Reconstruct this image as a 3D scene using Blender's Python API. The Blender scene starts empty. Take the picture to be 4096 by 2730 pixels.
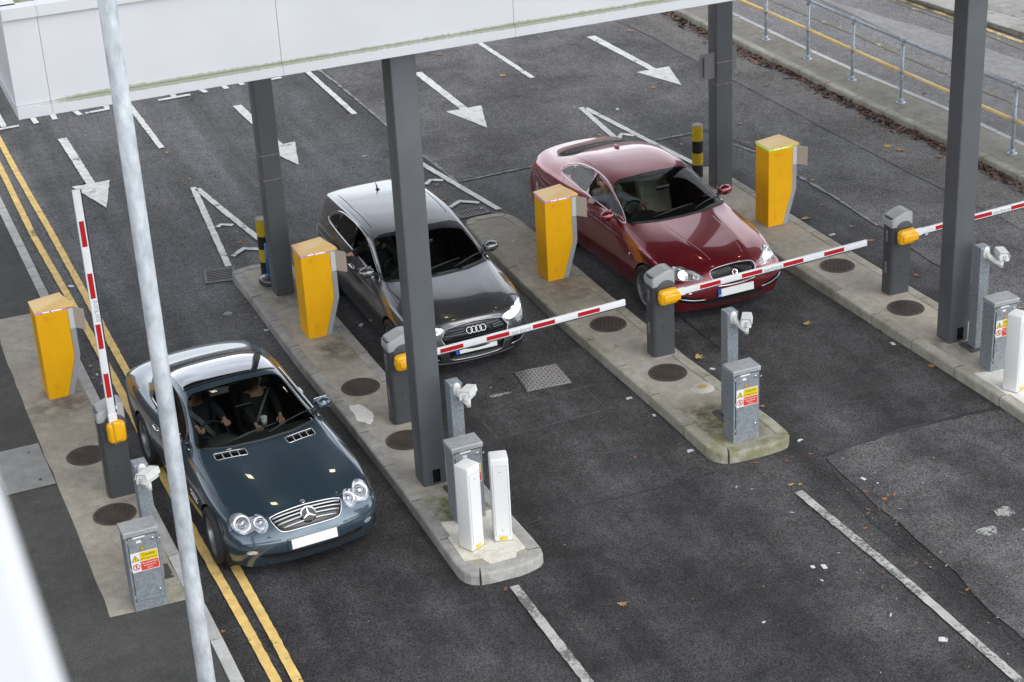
import bpy, bmesh, math, random
from mathutils import Vector, Matrix, noise
from mathutils.bvhtree import BVHTree
from mathutils.interpolate import poly_3d_calc
random.seed(7)
R = math.radians
C = bpy.context.scene.collection
scene = bpy.context.scene

# ------------------------------------------------------------------ camera
cam_d = bpy.data.cameras.new('camera')
cam = bpy.data.objects.new('camera', cam_d); C.objects.link(cam)
yaw, pitch, roll = R(-20.768), R(25.870), R(-3.161)
fw = Vector((-math.sin(yaw)*math.cos(pitch), math.cos(yaw)*math.cos(pitch), -math.sin(pitch)))
rt = Vector((math.cos(yaw), math.sin(yaw), 0)); up = rt.cross(fw)
r2 = rt*math.cos(roll) + up*math.sin(roll); u2 = -rt*math.sin(roll) + up*math.cos(roll)
M = Matrix((r2, u2, -fw)).transposed().to_4x4(); M.translation = Vector((0, 0, 11.07))
cam.matrix_world = M
cam_d.sensor_width = 36; cam_d.lens = 66.25; cam_d.clip_end = 500; cam_d.clip_start = 0.05
cam_d.dof.use_dof = True; cam_d.dof.focus_distance = 22.5; cam_d.dof.aperture_fstop = 5.6
scene.camera = cam

# ------------------------------------------------------------------ overcast daylight
w = bpy.data.worlds.new('World'); scene.world = w; w.use_nodes = True
nt = w.node_tree; nt.nodes.clear()
out = nt.nodes.new('ShaderNodeOutputWorld'); bg = nt.nodes.new('ShaderNodeBackground')
sky = nt.nodes.new('ShaderNodeTexSky'); sky.sky_type = 'NISHITA'; sky.sun_disc = False
SUN_EL, SUN_AZ = 55, 150          # azimuth clockwise from +Y
sky.sun_elevation = R(SUN_EL); sky.sun_rotation = R(SUN_AZ)
sky.air_density = 1.0; sky.dust_density = 1.0; sky.ozone_density = 1.0
hsv = nt.nodes.new('ShaderNodeHueSaturation'); hsv.inputs['Saturation'].default_value = 0.22
# soft unevenness of the cloud deck, all round the dome
tc = nt.nodes.new('ShaderNodeTexCoord'); mp = nt.nodes.new('ShaderNodeMapping'); mp.inputs['Scale'].default_value = (1.6, 1.6, 4.5)
nz = nt.nodes.new('ShaderNodeTexNoise'); nz.inputs['Scale'].default_value = 2.2; nz.inputs['Detail'].default_value = 5
cr = nt.nodes.new('ShaderNodeMapRange'); cr.inputs[1].default_value = .3; cr.inputs[2].default_value = .72; cr.inputs[3].default_value = .72; cr.inputs[4].default_value = 1.22
ml = nt.nodes.new('ShaderNodeVectorMath'); ml.operation = 'SCALE'
nt.links.new(tc.outputs['Generated'], mp.inputs[0]); nt.links.new(mp.outputs[0], nz.inputs['Vector'])
nt.links.new(nz.outputs[0], cr.inputs[0]); nt.links.new(sky.outputs[0], hsv.inputs['Color'])
nt.links.new(hsv.outputs[0], ml.inputs[0]); nt.links.new(cr.outputs[0], ml.inputs['Scale'])
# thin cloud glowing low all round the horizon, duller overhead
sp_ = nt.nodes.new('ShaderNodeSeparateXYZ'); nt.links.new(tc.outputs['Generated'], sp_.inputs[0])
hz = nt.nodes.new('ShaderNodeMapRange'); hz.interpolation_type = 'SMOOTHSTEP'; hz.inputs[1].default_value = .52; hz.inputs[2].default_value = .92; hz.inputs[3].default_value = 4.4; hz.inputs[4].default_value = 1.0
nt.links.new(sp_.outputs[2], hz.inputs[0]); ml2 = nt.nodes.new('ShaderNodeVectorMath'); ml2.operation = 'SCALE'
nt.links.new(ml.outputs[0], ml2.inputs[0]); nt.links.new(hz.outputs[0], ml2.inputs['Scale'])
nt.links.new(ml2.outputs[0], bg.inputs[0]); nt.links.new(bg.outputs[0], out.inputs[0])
bg.inputs[1].default_value = 0.1
sd = bpy.data.lights.new('sun', 'SUN'); sd.energy = .9; sd.angle = R(40); sd.color = (1, .97, .93)
sun = bpy.data.objects.new('sun', sd); C.objects.link(sun)
sdir = Vector((math.sin(R(SUN_AZ))*math.cos(R(SUN_EL)), math.cos(R(SUN_AZ))*math.cos(R(SUN_EL)), math.sin(R(SUN_EL))))
sun.rotation_euler = sdir.to_track_quat('Z', 'Y').to_euler(); sun.location = (0, -5, 30)
scene.view_settings.view_transform = 'Standard'; scene.view_settings.look = 'None'
scene.view_settings.exposure = 0.0; scene.view_settings.gamma = 1; scene.view_settings.use_curve_mapping = False
scene.render.engine = 'CYCLES'
scene.cycles.max_bounces = 8; scene.cycles.transparent_max_bounces = 12

# ------------------------------------------------------------------ materials
def mat(name, col, rough=.5, metal=0, var=0, scale=8, col2=None, bump=0, bscale=60, coat=0, spec=.5, emit=None, estr=1, det=6, flake=0, lo=.35, hi=.65):
    m = bpy.data.materials.new(name); m.use_nodes = True; n = m.node_tree; b = n.nodes['Principled BSDF']
    b.inputs['Roughness'].default_value = rough; b.inputs['Metallic'].default_value = metal
    b.inputs['Base Color'].default_value = (*col, 1); b.inputs['Specular IOR Level'].default_value = spec
    if coat: b.inputs['Coat Weight'].default_value = coat; b.inputs['Coat Roughness'].default_value = .03
    t = n.nodes.new('ShaderNodeTexCoord')
    if var or col2:
        z = n.nodes.new('ShaderNodeTexNoise'); z.inputs['Scale'].default_value = scale; z.inputs['Detail'].default_value = det; z.inputs['Roughness'].default_value = .6
        n.links.new(t.outputs['Object'], z.inputs['Vector'])
        mr = n.nodes.new('ShaderNodeMapRange'); mr.inputs[1].default_value = lo; mr.inputs[2].default_value = hi
        n.links.new(z.outputs[0], mr.inputs[0])
        mx = n.nodes.new('ShaderNodeMix'); mx.data_type = 'RGBA'
        c2 = col2 if col2 else tuple(min(1, c*(1+var)) for c in col); c1 = col if col2 else tuple(c*(1-var) for c in col)
        mx.inputs[6].default_value = (*c1, 1); mx.inputs[7].default_value = (*c2, 1)
        n.links.new(mr.outputs[0], mx.inputs[0]); n.links.new(mx.outputs[2], b.inputs['Base Color'])
    if bump:
        z2 = n.nodes.new('ShaderNodeTexNoise'); z2.inputs['Scale'].default_value = bscale; z2.inputs['Detail'].default_value = 4
        n.links.new(t.outputs['Object'], z2.inputs['Vector'])
        bp = n.nodes.new('ShaderNodeBump'); bp.inputs['Strength'].default_value = bump; bp.inputs['Distance'].default_value = .01
        n.links.new(z2.outputs[0], bp.inputs['Height']); n.links.new(bp.outputs[0], b.inputs['Normal'])
    if emit: b.inputs['Emission Color'].default_value = (*emit, 1); b.inputs['Emission Strength'].default_value = estr
    return m
def glassmat(name, tint, ior=1.5, rough=0.0):
    m = bpy.data.materials.new(name); m.use_nodes = True; n = m.node_tree; n.nodes.clear()
    o = n.nodes.new('ShaderNodeOutputMaterial'); t = n.nodes.new('ShaderNodeBsdfTransparent'); g = n.nodes.new('ShaderNodeBsdfGlossy')
    t.inputs[0].default_value = (*tint, 1); g.inputs['Roughness'].default_value = rough
    f = n.nodes.new('ShaderNodeFresnel'); f.inputs[0].default_value = ior; x = n.nodes.new('ShaderNodeMixShader')
    n.links.new(f.outputs[0], x.inputs[0]); n.links.new(t.outputs[0], x.inputs[1]); n.links.new(g.outputs[0], x.inputs[2]); n.links.new(x.outputs[0], o.inputs[0])
    return m
def paint(name, col, metal=.6, rough=.32, col2=None):
    m = mat(name, col, rough, metal, coat=1.0, col2=col2 or tuple(c*1.12 for c in col), scale=3)
    b = m.node_tree.nodes['Principled BSDF']; b.inputs['Coat IOR'].default_value = 1.75
    n = m.node_tree; t = n.nodes.new('ShaderNodeTexCoord')      # fine dust film breaks the gloss
    z = n.nodes.new('ShaderNodeTexNoise'); z.inputs['Scale'].default_value = 5; z.inputs['Detail'].default_value = 7
    mr = n.nodes.new('ShaderNodeMapRange'); mr.inputs[1].default_value = .35; mr.inputs[2].default_value = .75; mr.inputs[3].default_value = .008; mr.inputs[4].default_value = .055
    n.links.new(t.outputs['Object'], z.inputs['Vector']); n.links.new(z.outputs[0], mr.inputs[0]); n.links.new(mr.outputs[0], b.inputs['Coat Roughness'])
    return m

# ------------------------------------------------------------------ object helpers
def tag(o, label=None, cat=None, group=None, kind=None):
    if label: o['label'] = label
    if cat: o['category'] = cat
    if group: o['group'] = group
    if kind: o['kind'] = kind
    return o
def empty(name, loc=(0, 0, 0), rz=0, label=None, cat=None, group=None):
    o = bpy.data.objects.new(name, None); C.objects.link(o); o.location = loc; o.rotation_euler = (0, 0, rz); o.empty_display_size = .1
    return tag(o, label, cat, group)
def copy_tree(o, parent=None):
    c = o.copy(); C.objects.link(c)
    if parent is not None: c.parent = parent
    for ch in list(o.children): copy_tree(ch, c)
    return c
def link(name, me, m=None, parent=None, smooth=False, loc=None, rot=None):
    o = bpy.data.objects.new(name, me); C.objects.link(o)
    if m is not None:
        for k in (m if isinstance(m, (list, tuple)) else [m]): me.materials.append(k)
    if smooth is not None:
        me.polygons.foreach_set('use_smooth', [bool(smooth)]*len(me.polygons))
    if parent is not None: o.parent = parent
    if loc is not None: o.location = loc
    if rot is not None: o.rotation_euler = rot
    return o
class MB:
    def __init__(s): s.bm = bmesh.new()
    def _x(s, vs, M):
        if M is not None: bmesh.ops.transform(s.bm, matrix=M, verts=vs)
    def box(s, x0, x1, y0, y1, z0, z1, M=None, bev=0, seg=1):
        t = bmesh.new(); bmesh.ops.create_cube(t, size=1)
        bmesh.ops.transform(t, matrix=Matrix.Translation(((x0+x1)/2, (y0+y1)/2, (z0+z1)/2)) @ Matrix.Diagonal((x1-x0, y1-y0, z1-z0, 1)), verts=t.verts)
        if bev: bmesh.ops.bevel(t, geom=t.edges[:], offset=bev, segments=seg, profile=.5, affect='EDGES')
        s.merge(t, M); return s
    def merge(s, t, M=None):
        if M is not None: bmesh.ops.transform(t, matrix=M, verts=t.verts)
        me = bpy.data.meshes.new('tmp'); t.to_mesh(me); t.free(); s.bm.from_mesh(me); bpy.data.meshes.remove(me)
    def prism(s, poly, z0, z1, M=None, bev=0, seg=1):
        t = bmesh.new(); a = [t.verts.new((p[0], p[1], z0)) for p in poly]; b = [t.verts.new((p[0], p[1], z1)) for p in poly]
        n = len(poly); t.faces.new(a[::-1]); t.faces.new(b)
        for i in range(n): t.faces.new((a[i], a[(i+1) % n], b[(i+1) % n], b[i]))
        bmesh.ops.recalc_face_normals(t, faces=t.faces)
        if bev: bmesh.ops.bevel(t, geom=t.edges[:], offset=bev, segments=seg, profile=.5, affect='EDGES')
        s.merge(t, M); return s
    def cyl(s, p0, p1, r0, r1=None, n=16, cap=True):
        p0 = Vector(p0); p1 = Vector(p1); r1 = r0 if r1 is None else r1; d = p1-p0
        t = bmesh.new(); bmesh.ops.create_cone(t, cap_ends=cap, segments=n, radius1=r0, radius2=r1, depth=d.length)
        s.merge(t, Matrix.Translation((p0+p1)/2) @ d.to_track_quat('Z', 'Y').to_matrix().to_4x4()); return s
    def ball(s, c, r, M=None, u=16, v=10):
        t = bmesh.new(); bmesh.ops.create_uvsphere(t, u_segments=u, v_segments=v, radius=1)
        if not isinstance(r, (tuple, list)): r = (r, r, r)
        s.merge(t, Matrix.Translation(c) @ (M if M is not None else Matrix()) @ Matrix.Diagonal((*r, 1))); return s
    def tube(s, pts, r, n=8, closed=False, flat=None):
        pts = [Vector(p) for p in pts]; m = len(pts); t = bmesh.new(); rings = []; prev = None
        for i, p in enumerate(pts):
            a = pts[(i-1) % m] if (closed or i > 0) else p; b = pts[(i+1) % m] if (closed or i < m-1) else p
            d = (b-a).normalized()
            nrm = (prev - d*prev.dot(d)).normalized() if prev is not None and (prev - d*prev.dot(d)).length > 1e-5 else d.orthogonal().normalized()
            prev = nrm; bn = d.cross(nrm)
            rings.append([t.verts.new(p + (nrm*math.cos(k*2*math.pi/n) + bn*math.sin(k*2*math.pi/n))*r) for k in range(n)])
        for i in range(m if closed else m-1):
            A = rings[i]; B = rings[(i+1) % m]
            for k in range(n): t.faces.new((A[k], A[(k+1) % n], B[(k+1) % n], B[k]))
        if not closed: t.faces.new(rings[0][::-1]); t.faces.new(rings[-1])
        s.merge(t); return s
    def lathe(s, prof, n=32, M=None):     # prof: (r, z) about z
        t = bmesh.new(); rings = [[t.verts.new((r*math.cos(k*2*math.pi/n), r*math.sin(k*2*math.pi/n), z)) for k in range(n)] for r, z in prof]
        for A, B in zip(rings, rings[1:]):
            for k in range(n): t.faces.new((A[k], A[(k+1) % n], B[(k+1) % n], B[k]))
        bmesh.ops.remove_doubles(t, verts=t.verts, dist=1e-5); bmesh.ops.recalc_face_normals(t, faces=t.faces)
        s.merge(t, M); return s
    def poly(s, pts):
        vs = [s.bm.verts.new(p) for p in pts]; s.bm.faces.new(vs); return s
    def mesh(s, name):
        me = bpy.data.meshes.new(name); s.bm.to_mesh(me); s.bm.free(); return me
    def build(s, name, m=None, parent=None, smooth=False, loc=None, rot=None, angle=None):
        me = s.mesh(name); o = link(name, me, m, parent, smooth or angle is not None, loc, rot)
        if angle is not None:
            me.set_sharp_from_angle(angle=R(angle))
        return o
def T(*a): return Matrix.Translation(a)
def RX(a): return Matrix.Rotation(R(a), 4, 'X')
def RY(a): return Matrix.Rotation(R(a), 4, 'Y')
def RZ(a): return Matrix.Rotation(R(a), 4, 'Z')
def text_mesh(txt, size, ext=.0006, align='CENTER', sx=1.0, shear=0):
    cu = bpy.data.curves.new('lettering', 'FONT'); cu.body = txt; cu.size = size; cu.extrude = ext; cu.align_x = align; cu.align_y = 'CENTER'; cu.resolution_u = 3; cu.shear = shear
    o = bpy.data.objects.new('lettering', cu); C.objects.link(o)
    me = bpy.data.meshes.new_from_object(o.evaluated_get(bpy.context.evaluated_depsgraph_get()))
    bpy.data.objects.remove(o); bpy.data.curves.remove(cu)
    if sx != 1: me.transform(Matrix.Diagonal((sx, 1, 1, 1)))
    return me

M_ = {}
M_['chrome'] = mat('chrome', (.75, .76, .78), .12, 1)
M_['satin'] = mat('satin_metal', (.45, .46, .48), .28, 1)
M_['black'] = mat('black_plastic', (.012, .012, .013), .45)
M_['gloss_black'] = mat('gloss_black', (.006, .006, .007), .08)
M_['rubber'] = mat('tyre_rubber', (.018, .018, .019), .75, var=.3, scale=20)
M_['glass'] = glassmat('window_glass', (.74, .80, .77), 1.52)
M_['glass_dark'] = glassmat('tinted_glass', (.34, .38, .36), 1.52)
M_['glass_clear'] = glassmat('lamp_glass', (.93, .95, .97), 1.45)
M_['reflector'] = mat('lamp_reflector', (.90, .91, .93), .2, .75)
M_['plate'] = mat('plate_white', (.78, .78, .76), .4, bump=.1)
M_['alloy'] = mat('alloy_wheel', (.33, .33, .34), .33, .8)
M_['leather_black'] = mat('black_leather', (.022, .022, .023), .5, var=.3, scale=6)
M_['leather_cream'] = mat('cream_leather', (.66, .61, .50), .5, var=.1, scale=5)
M_['dash'] = mat('dashboard', (.03, .035, .034), .7, var=.2, scale=10)
M_['skin'] = mat('skin', (.52, .31, .22), .55, var=.08, scale=12)
M_['hair'] = mat('grey_brown_hair', (.12, .09, .07), .6, var=.3, scale=40)
M_['headlit'] = mat('lit_headlamp', (1, .9, .75), .2, emit=(1, .82, .58), estr=4)
M_['drl'] = mat('lit_running_light', (1, 1, 1), .2, emit=(.93, .97, 1), estr=1.6)
M_['red_lamp'] = mat('red_lamp', (.45, .01, .01), .15, coat=1)
M_['blue_band'] = mat('plate_blue_band', (.01, .09, .42), .4)
# ------------------------------------------------------------------ car bodies
def interp(tab, y):
    if y <= tab[0][0]: return tab[0][1:]
    for a, b in zip(tab, tab[1:]):
        if y <= b[0]:
            t = (y-a[0])/(b[0]-a[0]); t = t*t*(3-2*t)*.5 + t*.5
            return tuple(p+(q-p)*t for p, q in zip(a[1:], b[1:]))
    return tab[-1][1:]
class Car:
    """car-local axes: x lateral, y rearwards from the nose, z up"""
    def __init__(s, spec, root):
        s.root = root; s.sp = spec; L = spec['L']; W = spec['W']/2; k = W/.915
        NF = [[(.22, .70, .2), (.30, .77, .2), (.42, .82, .2), (.55, .855, .2)],
              [(.19, .765, .38), (.31, .83, .36), (.45, .865, .32), (.62, .875, .2)],
              [(.23, .82, .52), (.36, .865, .47), (.53, .888, .38), (.70, .885, .2)],
              [(.30, .845, .62), (.44, .88, .54), (.61, .895, .42), (.78, .887, .2)]]
        sy_front = {4: (.40, .53, .69, .86), 5: (.60, .68, .79, .96), 6: (.93, .96, 1.0, 1.07)}
        sy_rear = {16: (.30, .42, .60, .80), 15: (.52, .60, .73, .9)}
        TF = [[(.20, .70, .24), (.28, .77, .23), (.40, .82, .22), (.52, .85, .21)],
              [(.15, .77, .40), (.28, .83, .37), (.42, .865, .33), (.58, .87, .2)],
              [(.15, .82, .56), (.29, .865, .50), (.46, .885, .40), (.64, .88, .2)],
              [(.20, .845, .74), (.34, .88, .62), (.53, .892, .44), (.72, .885, .2)]]
        n = len(spec['rows']); rows = []
        for j, r in enumerate(spec['rows']):
            y0, z0, x2, z2, x3, z3, x4, z4, bow = r[:9]
            def Y(x): return y0 + bow*(abs(x)/.85)**2.3
            pts = [(0, y0, z0), (x2*.5, Y(x2*.5), z0-(z0-z2)*.3), (x2, Y(x2), z2), (x3, Y(x3), z3), (x4, Y(x4) if len(r) < 10 else r[9], z4)]
            zs = spec.get('zf', 1.0)
            if j < 4: side = [(x*k, y, .2+(z-.2)*zs) for y, x, z in NF[j]]
            elif j >= n-4: side = [(x*k, L-y, .2+(z-.2)*spec.get('zr', 1.0)) for y, x, z in TF[n-1-j]]
            else:
                ys = sy_front.get(j) or (tuple(L-q for q in sy_rear[j]) if j in sy_rear else (r[9] if len(r) > 9 else y0,)*4)
                side = []
                for c in range(4):
                    a = interp(spec['side'], ys[c]); X5, Z5 = a
                    side.append([(X5, Z5), (X5+.012, .2+(Z5-.2)*.62), (X5+.0, .37), (X5-.045, .2)][c])
                side = [(x, ys[c], z) for c, (x, z) in enumerate(side)]
            rows.append(pts+side)
        s.rows = rows
        me = bpy.data.meshes.new('cage'); V = []; F = []; nc = 17
        for r in rows:
            full = [(-x, y, z) for x, y, z in r[:0:-1]] + r
            V += full
        for j in range(len(rows)-1):
            for c in range(nc-1):
                a = j*nc+c; F.append((a, a+nc, a+nc+1, a+1))
        me.from_pydata(V, [], F)
        ce = {}
        for (c, j0, j1, wgt) in spec.get('crease', []):
            for j in range(j0, j1):
                for sgn in (1, -1):
                    a = j*nc+8+sgn*c; ce[frozenset((a, a+nc))] = wgt
        for (j, c0, c1, wgt) in spec.get('rcrease', []):
            for c in range(c0, c1):
                for sgn in (1, -1):
                    ce[frozenset((j*nc+8+sgn*c, j*nc+8+sgn*(c+1)))] = wgt
        at = me.attributes.new('crease_edge', 'FLOAT', 'EDGE')
        for i, e in enumerate(me.edges):
            v = ce.get(frozenset(e.vertices))
            if v: at.data[i].value = v
        o = bpy.data.objects.new('cage', me); C.objects.link(o)
        md = o.modifiers.new('s', 'SUBSURF'); md.levels = 3; md.render_levels = 3
        m2 = bpy.data.meshes.new_from_object(o.evaluated_get(bpy.context.evaluated_depsgraph_get()))
        bpy.data.objects.remove(o)
        s.bm = bmesh.new(); s.bm.from_mesh(m2); bpy.data.meshes.remove(m2)
        bmesh.ops.recalc_face_normals(s.bm, faces=s.bm.faces)
        ctr = Vector((0, L/2, .5))
        t = s.bm.faces[len(s.bm.faces)//2]; 
        up_ = sum(1 for f in s.bm.faces if f.normal.dot(f.calc_center_median()-ctr) > 0)
        if up_ < len(s.bm.faces)/2: bmesh.ops.reverse_faces(s.bm, faces=s.bm.faces)
        s.bm.normal_update(); s.ref = s.bm.copy(); s.ref.verts.ensure_lookup_table(); s.ref.faces.ensure_lookup_table()
        s.bvh = BVHTree.FromBMesh(s.ref)
    def basis(s, d):
        d = Vector(d).normalized()
        if abs(d.z) > .999: return Vector((1, 0, 0)), Vector((0, 1, 0)), d
        if abs(d.x) > .999: return Vector((0, 1, 0)), Vector((0, 0, 1)), d
        u = Vector((1, 0, 0)); u = (u - d*u.dot(d)).normalized(); v = d.cross(u)
        if v.z < 0: v = -v
        return u, v, d
    def knife(s, poly, d, minn=.08, filt=None):
        """cut the outline (2D in the plane across direction d) into the body; returns enclosed faces"""
        u, v, d = s.basis(d); bm = s.bm
        xs = [p[0] for p in poly]; ys = [p[1] for p in poly]; bb = (min(xs)-.01, max(xs)+.01, min(ys)-.01, max(ys)+.01)
        def ok(f):
            if f.normal.dot(d) < minn: return False
            a = [q.co.dot(u) for q in f.verts]; b = [q.co.dot(v) for q in f.verts]
            if max(a) < bb[0] or min(a) > bb[1] or max(b) < bb[2] or min(b) > bb[3]: return False
            return filt is None or filt(f.calc_center_median())
        cand = {f for f in bm.faces if ok(f)}
        n = len(poly)
        for i in range(n):
            p = Vector(poly[i]); q = Vector(poly[(i+1) % n]); e = q-p
            if e.length < 1e-6: continue
            nr = Vector((-e.y, e.x)).normalized(); off = nr.dot(p); el = e.length; ed = e/el
            sel = []
            for f in cand:
                sd = [q2.co.dot(u)*nr.x + q2.co.dot(v)*nr.y - off for q2 in f.verts]
                if min(sd) > -1e-6 or max(sd) < 1e-6: continue
                tt = [(q2.co.dot(u)-p.x)*ed.x + (q2.co.dot(v)-p.y)*ed.y for q2 in f.verts]
                if max(tt) < -1e-4 or min(tt) > el+1e-4: continue
                sel.append(f)
            if not sel: continue
            for f in sel: cand.discard(f)
            geo = set(sel)
            for f in sel: geo.update(f.edges); geo.update(f.verts)
            r = bmesh.ops.bisect_plane(bm, geom=list(geo), dist=1e-5, plane_co=u*p.x+v*p.y, plane_no=u*nr.x+v*nr.y)
            for g in r['geom']:
                if isinstance(g, bmesh.types.BMFace): cand.add(g)
        res = []
        for f in cand:
            if not f.is_valid: continue
            c = f.calc_center_median(); a, b = c.dot(u), c.dot(v); ins = False; k = n-1
            for i in range(n):
                xi, yi = poly[i]; xk, yk = poly[k]
                if (yi > b) != (yk > b) and a < (xk-xi)*(b-yi)/(yk-yi)+xi: ins = not ins
                k = i
            if ins: res.append(f)
        return res
    def nrm(s, co):
        loc, n, i, dd = s.bvh.find_nearest(co)
        f = s.ref.faces[i]; w = poly_3d_calc([q.co for q in f.verts], loc); r = Vector()
        for q, k in zip(f.verts, w): r += q.normal*k
        return r.normalized()
    def patch(s, faces, name, m, parent=None, off=0.0, lip=0.0, lipmat=None, thick=0, keep=True):
        """lift the enclosed faces out of the body as their own part; leaves an opening with a lip"""
        if not faces: return None
        fs = set(faces); vmap = {}; V = []; F = []; N = []
        for f in faces:
            idx = []
            for q in f.verts:
                if q not in vmap:
                    vmap[q] = len(V); nn = s.nrm(q.co); V.append(q.co + nn*off); N.append(nn)
                idx.append(vmap[q])
            F.append(idx)
        o = None
        if keep:
            me = bpy.data.meshes.new(name); me.from_pydata(V, [], F); o = link(name, me, m, parent or s.root, True)
            me.normals_split_custom_set_from_vertices(N)
        if lip:
            LV = []; LF = []; lm = {}
            def g(q):
                if q not in lm:
                    nn = s.nrm(q.co); lm[q] = len(LV); LV.extend([q.co + nn*.0005, q.co - nn*lip])
                return lm[q]
            for f in faces:
                for e in f.edges:
                    if sum(1 for k in e.link_faces if k in fs) == 1:
                        a, b = g(e.verts[0]), g(e.verts[1]); LF.append((a, b, b+1, a+1))
            me = bpy.data.meshes.new('seal'); me.from_pydata(LV, [], LF)
            link('seal', me, lipmat or M_['black'], o if o else s.root, False)
        bmesh.ops.delete(s.bm, geom=list(faces), context='FACES_ONLY' if False else 'FACES')
        return o
    def cut(s, poly, d, name, m, both=False, **k):
        r = []
        for sg in ((1, -1) if both else (1,)):
            P = [(sg*x, y) for x, y in poly] if abs(d[0]) < .99 else poly
            D = (sg*d[0], d[1], d[2]); fl = (lambda c: c.x*D[0] > 0) if abs(d[0]) > .99 else None
            r.append(s.patch(s.knife(P, D, filt=fl), name, m, **k))
        return r
    def on(s, a, b, d, out=.0):
        """point on the body under 2D coordinates (a,b) seen along direction d"""
        u, v, dd = s.basis(d); o = u*a + v*b + dd*6
        loc, n, i, t = s.bvh.ray_cast(o, -dd)
        if loc is None:
            loc, n, i, t = s.bvh.find_nearest(u*a+v*b + dd*.9)
        return loc + s.nrm(loc)*out
    def strip(s, pts, d, r, name, m, closed=False, n=6, out=0.0, step=.05, parent=None, both=False):
        for sg in ((1, -1) if both else (1,)):
            P = [(sg*x, y) for x, y in pts] if abs(d[0]) < .99 else pts
            D = (sg*d[0], d[1], d[2]); Q = []
            m_ = len(P)
            for i in range(m_ if closed else m_-1):
                a = Vector(P[i]); b = Vector(P[(i+1) % m_]); k = max(1, int((b-a).length/step))
                for t in range(k): c = a.lerp(b, t/k); Q.append(s.on(c.x, c.y, D, out))
            if not closed: Q.append(s.on(*P[-1], D, out))
            mb = MB(); mb.tube(Q, r, n, closed); mb.build(name, m, parent or s.root, True)
    def gap(s, pts, d, w=.0055, both=False, closed=False):
        s.strip(pts, d, w, 'panel_gap', M_['gapm'], closed=closed, n=4, out=-w*.55, step=.04, both=both)
    def finish(s, m, name='body'):
        me = bpy.data.meshes.new(name); s.bm.verts.ensure_lookup_table()
        s.bm.normal_update(); N = [s.nrm(q.co) for q in s.bm.verts]
        s.bm.to_mesh(me); s.bm.free(); o = link(name, me, m, s.root, True)
        me.normals_split_custom_set_from_vertices(N); return o
M_['gapm'] = mat('shut_line', (.01, .01, .011), .6)
def circ(cx, cy, rx, ry=None, n=28, a0=0, a1=360, rot=0, close=False):
    ry = rx if ry is None else ry; r = []
    full = abs(a1-a0) >= 359.9
    for i in range(n if full else n+1):
        a = R(a0+(a1-a0)*i/n); x, y = rx*math.cos(a), ry*math.sin(a)
        r.append((cx+x*math.cos(R(rot))-y*math.sin(R(rot)), cy+x*math.sin(R(rot))+y*math.cos(R(rot))))
    return r
def spl(pts, n=6, closed=True):
    """smooth a coarse outline (Catmull-Rom)"""
    m = len(pts); r = []
    for i in range(m if closed else m-1):
        p = [pts[(i+k) % m] if closed else pts[min(max(i+k, 0), m-1)] for k in (-1, 0, 1, 2)]
        for q in range(n):
            t = q/n; r.append(tuple(.5*((2*p[1][c])+(-p[0][c]+p[2][c])*t+(2*p[0][c]-5*p[1][c]+4*p[2][c]-p[3][c])*t*t+(-p[0][c]+3*p[1][c]-3*p[2][c]+p[3][c])*t**3) for c in (0, 1)))
    if not closed: r.append(tuple(pts[-1]))
    return r
def wheel(car, x, y, r, rim, spokes, style, steer=0):
    sg = 1 if x > 0 else -1
    w = empty('wheel', (x, y, r)); w.parent = car.root; w.rotation_euler = (0, 0, R(steer))
    Mt = RY(90*sg)   # wheel axis along x, outer face outwards
    tw = .115
    prof = [(rim, -tw*.85), (rim+.012, -tw), (r-.03, -tw*1.03), (r-.008, -tw*.8), (r, -tw*.4), (r, tw*.4), (r-.008, tw*.8), (r-.03, tw*1.03), (rim+.012, tw), (rim, tw*.85)]
    MB().lathe(prof, 40, Mt).build('tyre', M_['rubber'], w, angle=40)
    b = MB(); b.lathe([(rim, -tw*.8), (rim-.02, -tw*.6), (rim-.03, tw*.2), (rim-.016, tw*.75), (rim+.004, tw*.86), (rim, tw*.9)], 40, Mt)
    b.lathe([(.001, tw*.45), (.055, tw*.45), (.065, tw*.25), (.065, -.02)], 20, Mt)
    for i in range(spokes):
        a = 360*i/spokes
        if style == 'twin':
            for o in (-6, 6): b.prism([(.04, -.013), (rim-.01, -.011), (rim-.01, .011), (.04, .013)], tw*.25, tw*.55, Mt @ RZ(a+o))
        else:
            b.prism([(.03, -.036), (rim*.6, -.026), (rim-.01, -.042), (rim-.01, .042), (rim*.6, .026), (.03, .036)], tw*.2, tw*.52, Mt @ RZ(a), bev=.006)
    b.build('rim', M_['alloy'], w, angle=35)
    MB().lathe([(.001, 0), (rim-.04, 0), (rim-.04, -.02), (.001, -.02)], 28, Mt).build('brake_disc', M_['satin'], w, True)
    return w
def star(mb, R_, r_, M, flat=.006):
    mb.lathe([(R_-r_, 0), (R_, r_*.5), (R_, -r_*.5), (R_-r_, 0)], 32, M)
    for k in range(3):
        mb.prism([(-R_*.13, 0), (0, R_*.95), (R_*.13, 0)], -flat/2, flat/2, M @ RZ(120*k))
def mirror(car, x, y, z, m, sg, big=1.0):
    o = MB(); o.ball((0, 0, 0), (.115*big, .075, .075), RZ(0), 20, 12); o.box(-.07, .07, .045, .06, -.045, .05)
    q = o.build('door_mirror', m, car.root, True, (sg*x, y, z), (0, R(4*sg), R(10*sg)))
    MB().box(-.09, .09, .068, .078, -.05, .055, bev=.004).build('mirror_glass', M_['chrome'], q)
    MB().cyl((-sg*.07, .0, -.03), (-sg*.20, .02, -.075), .025, .03, 10).build('mirror_stalk', M_['black'], q, True)
    return q
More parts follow.
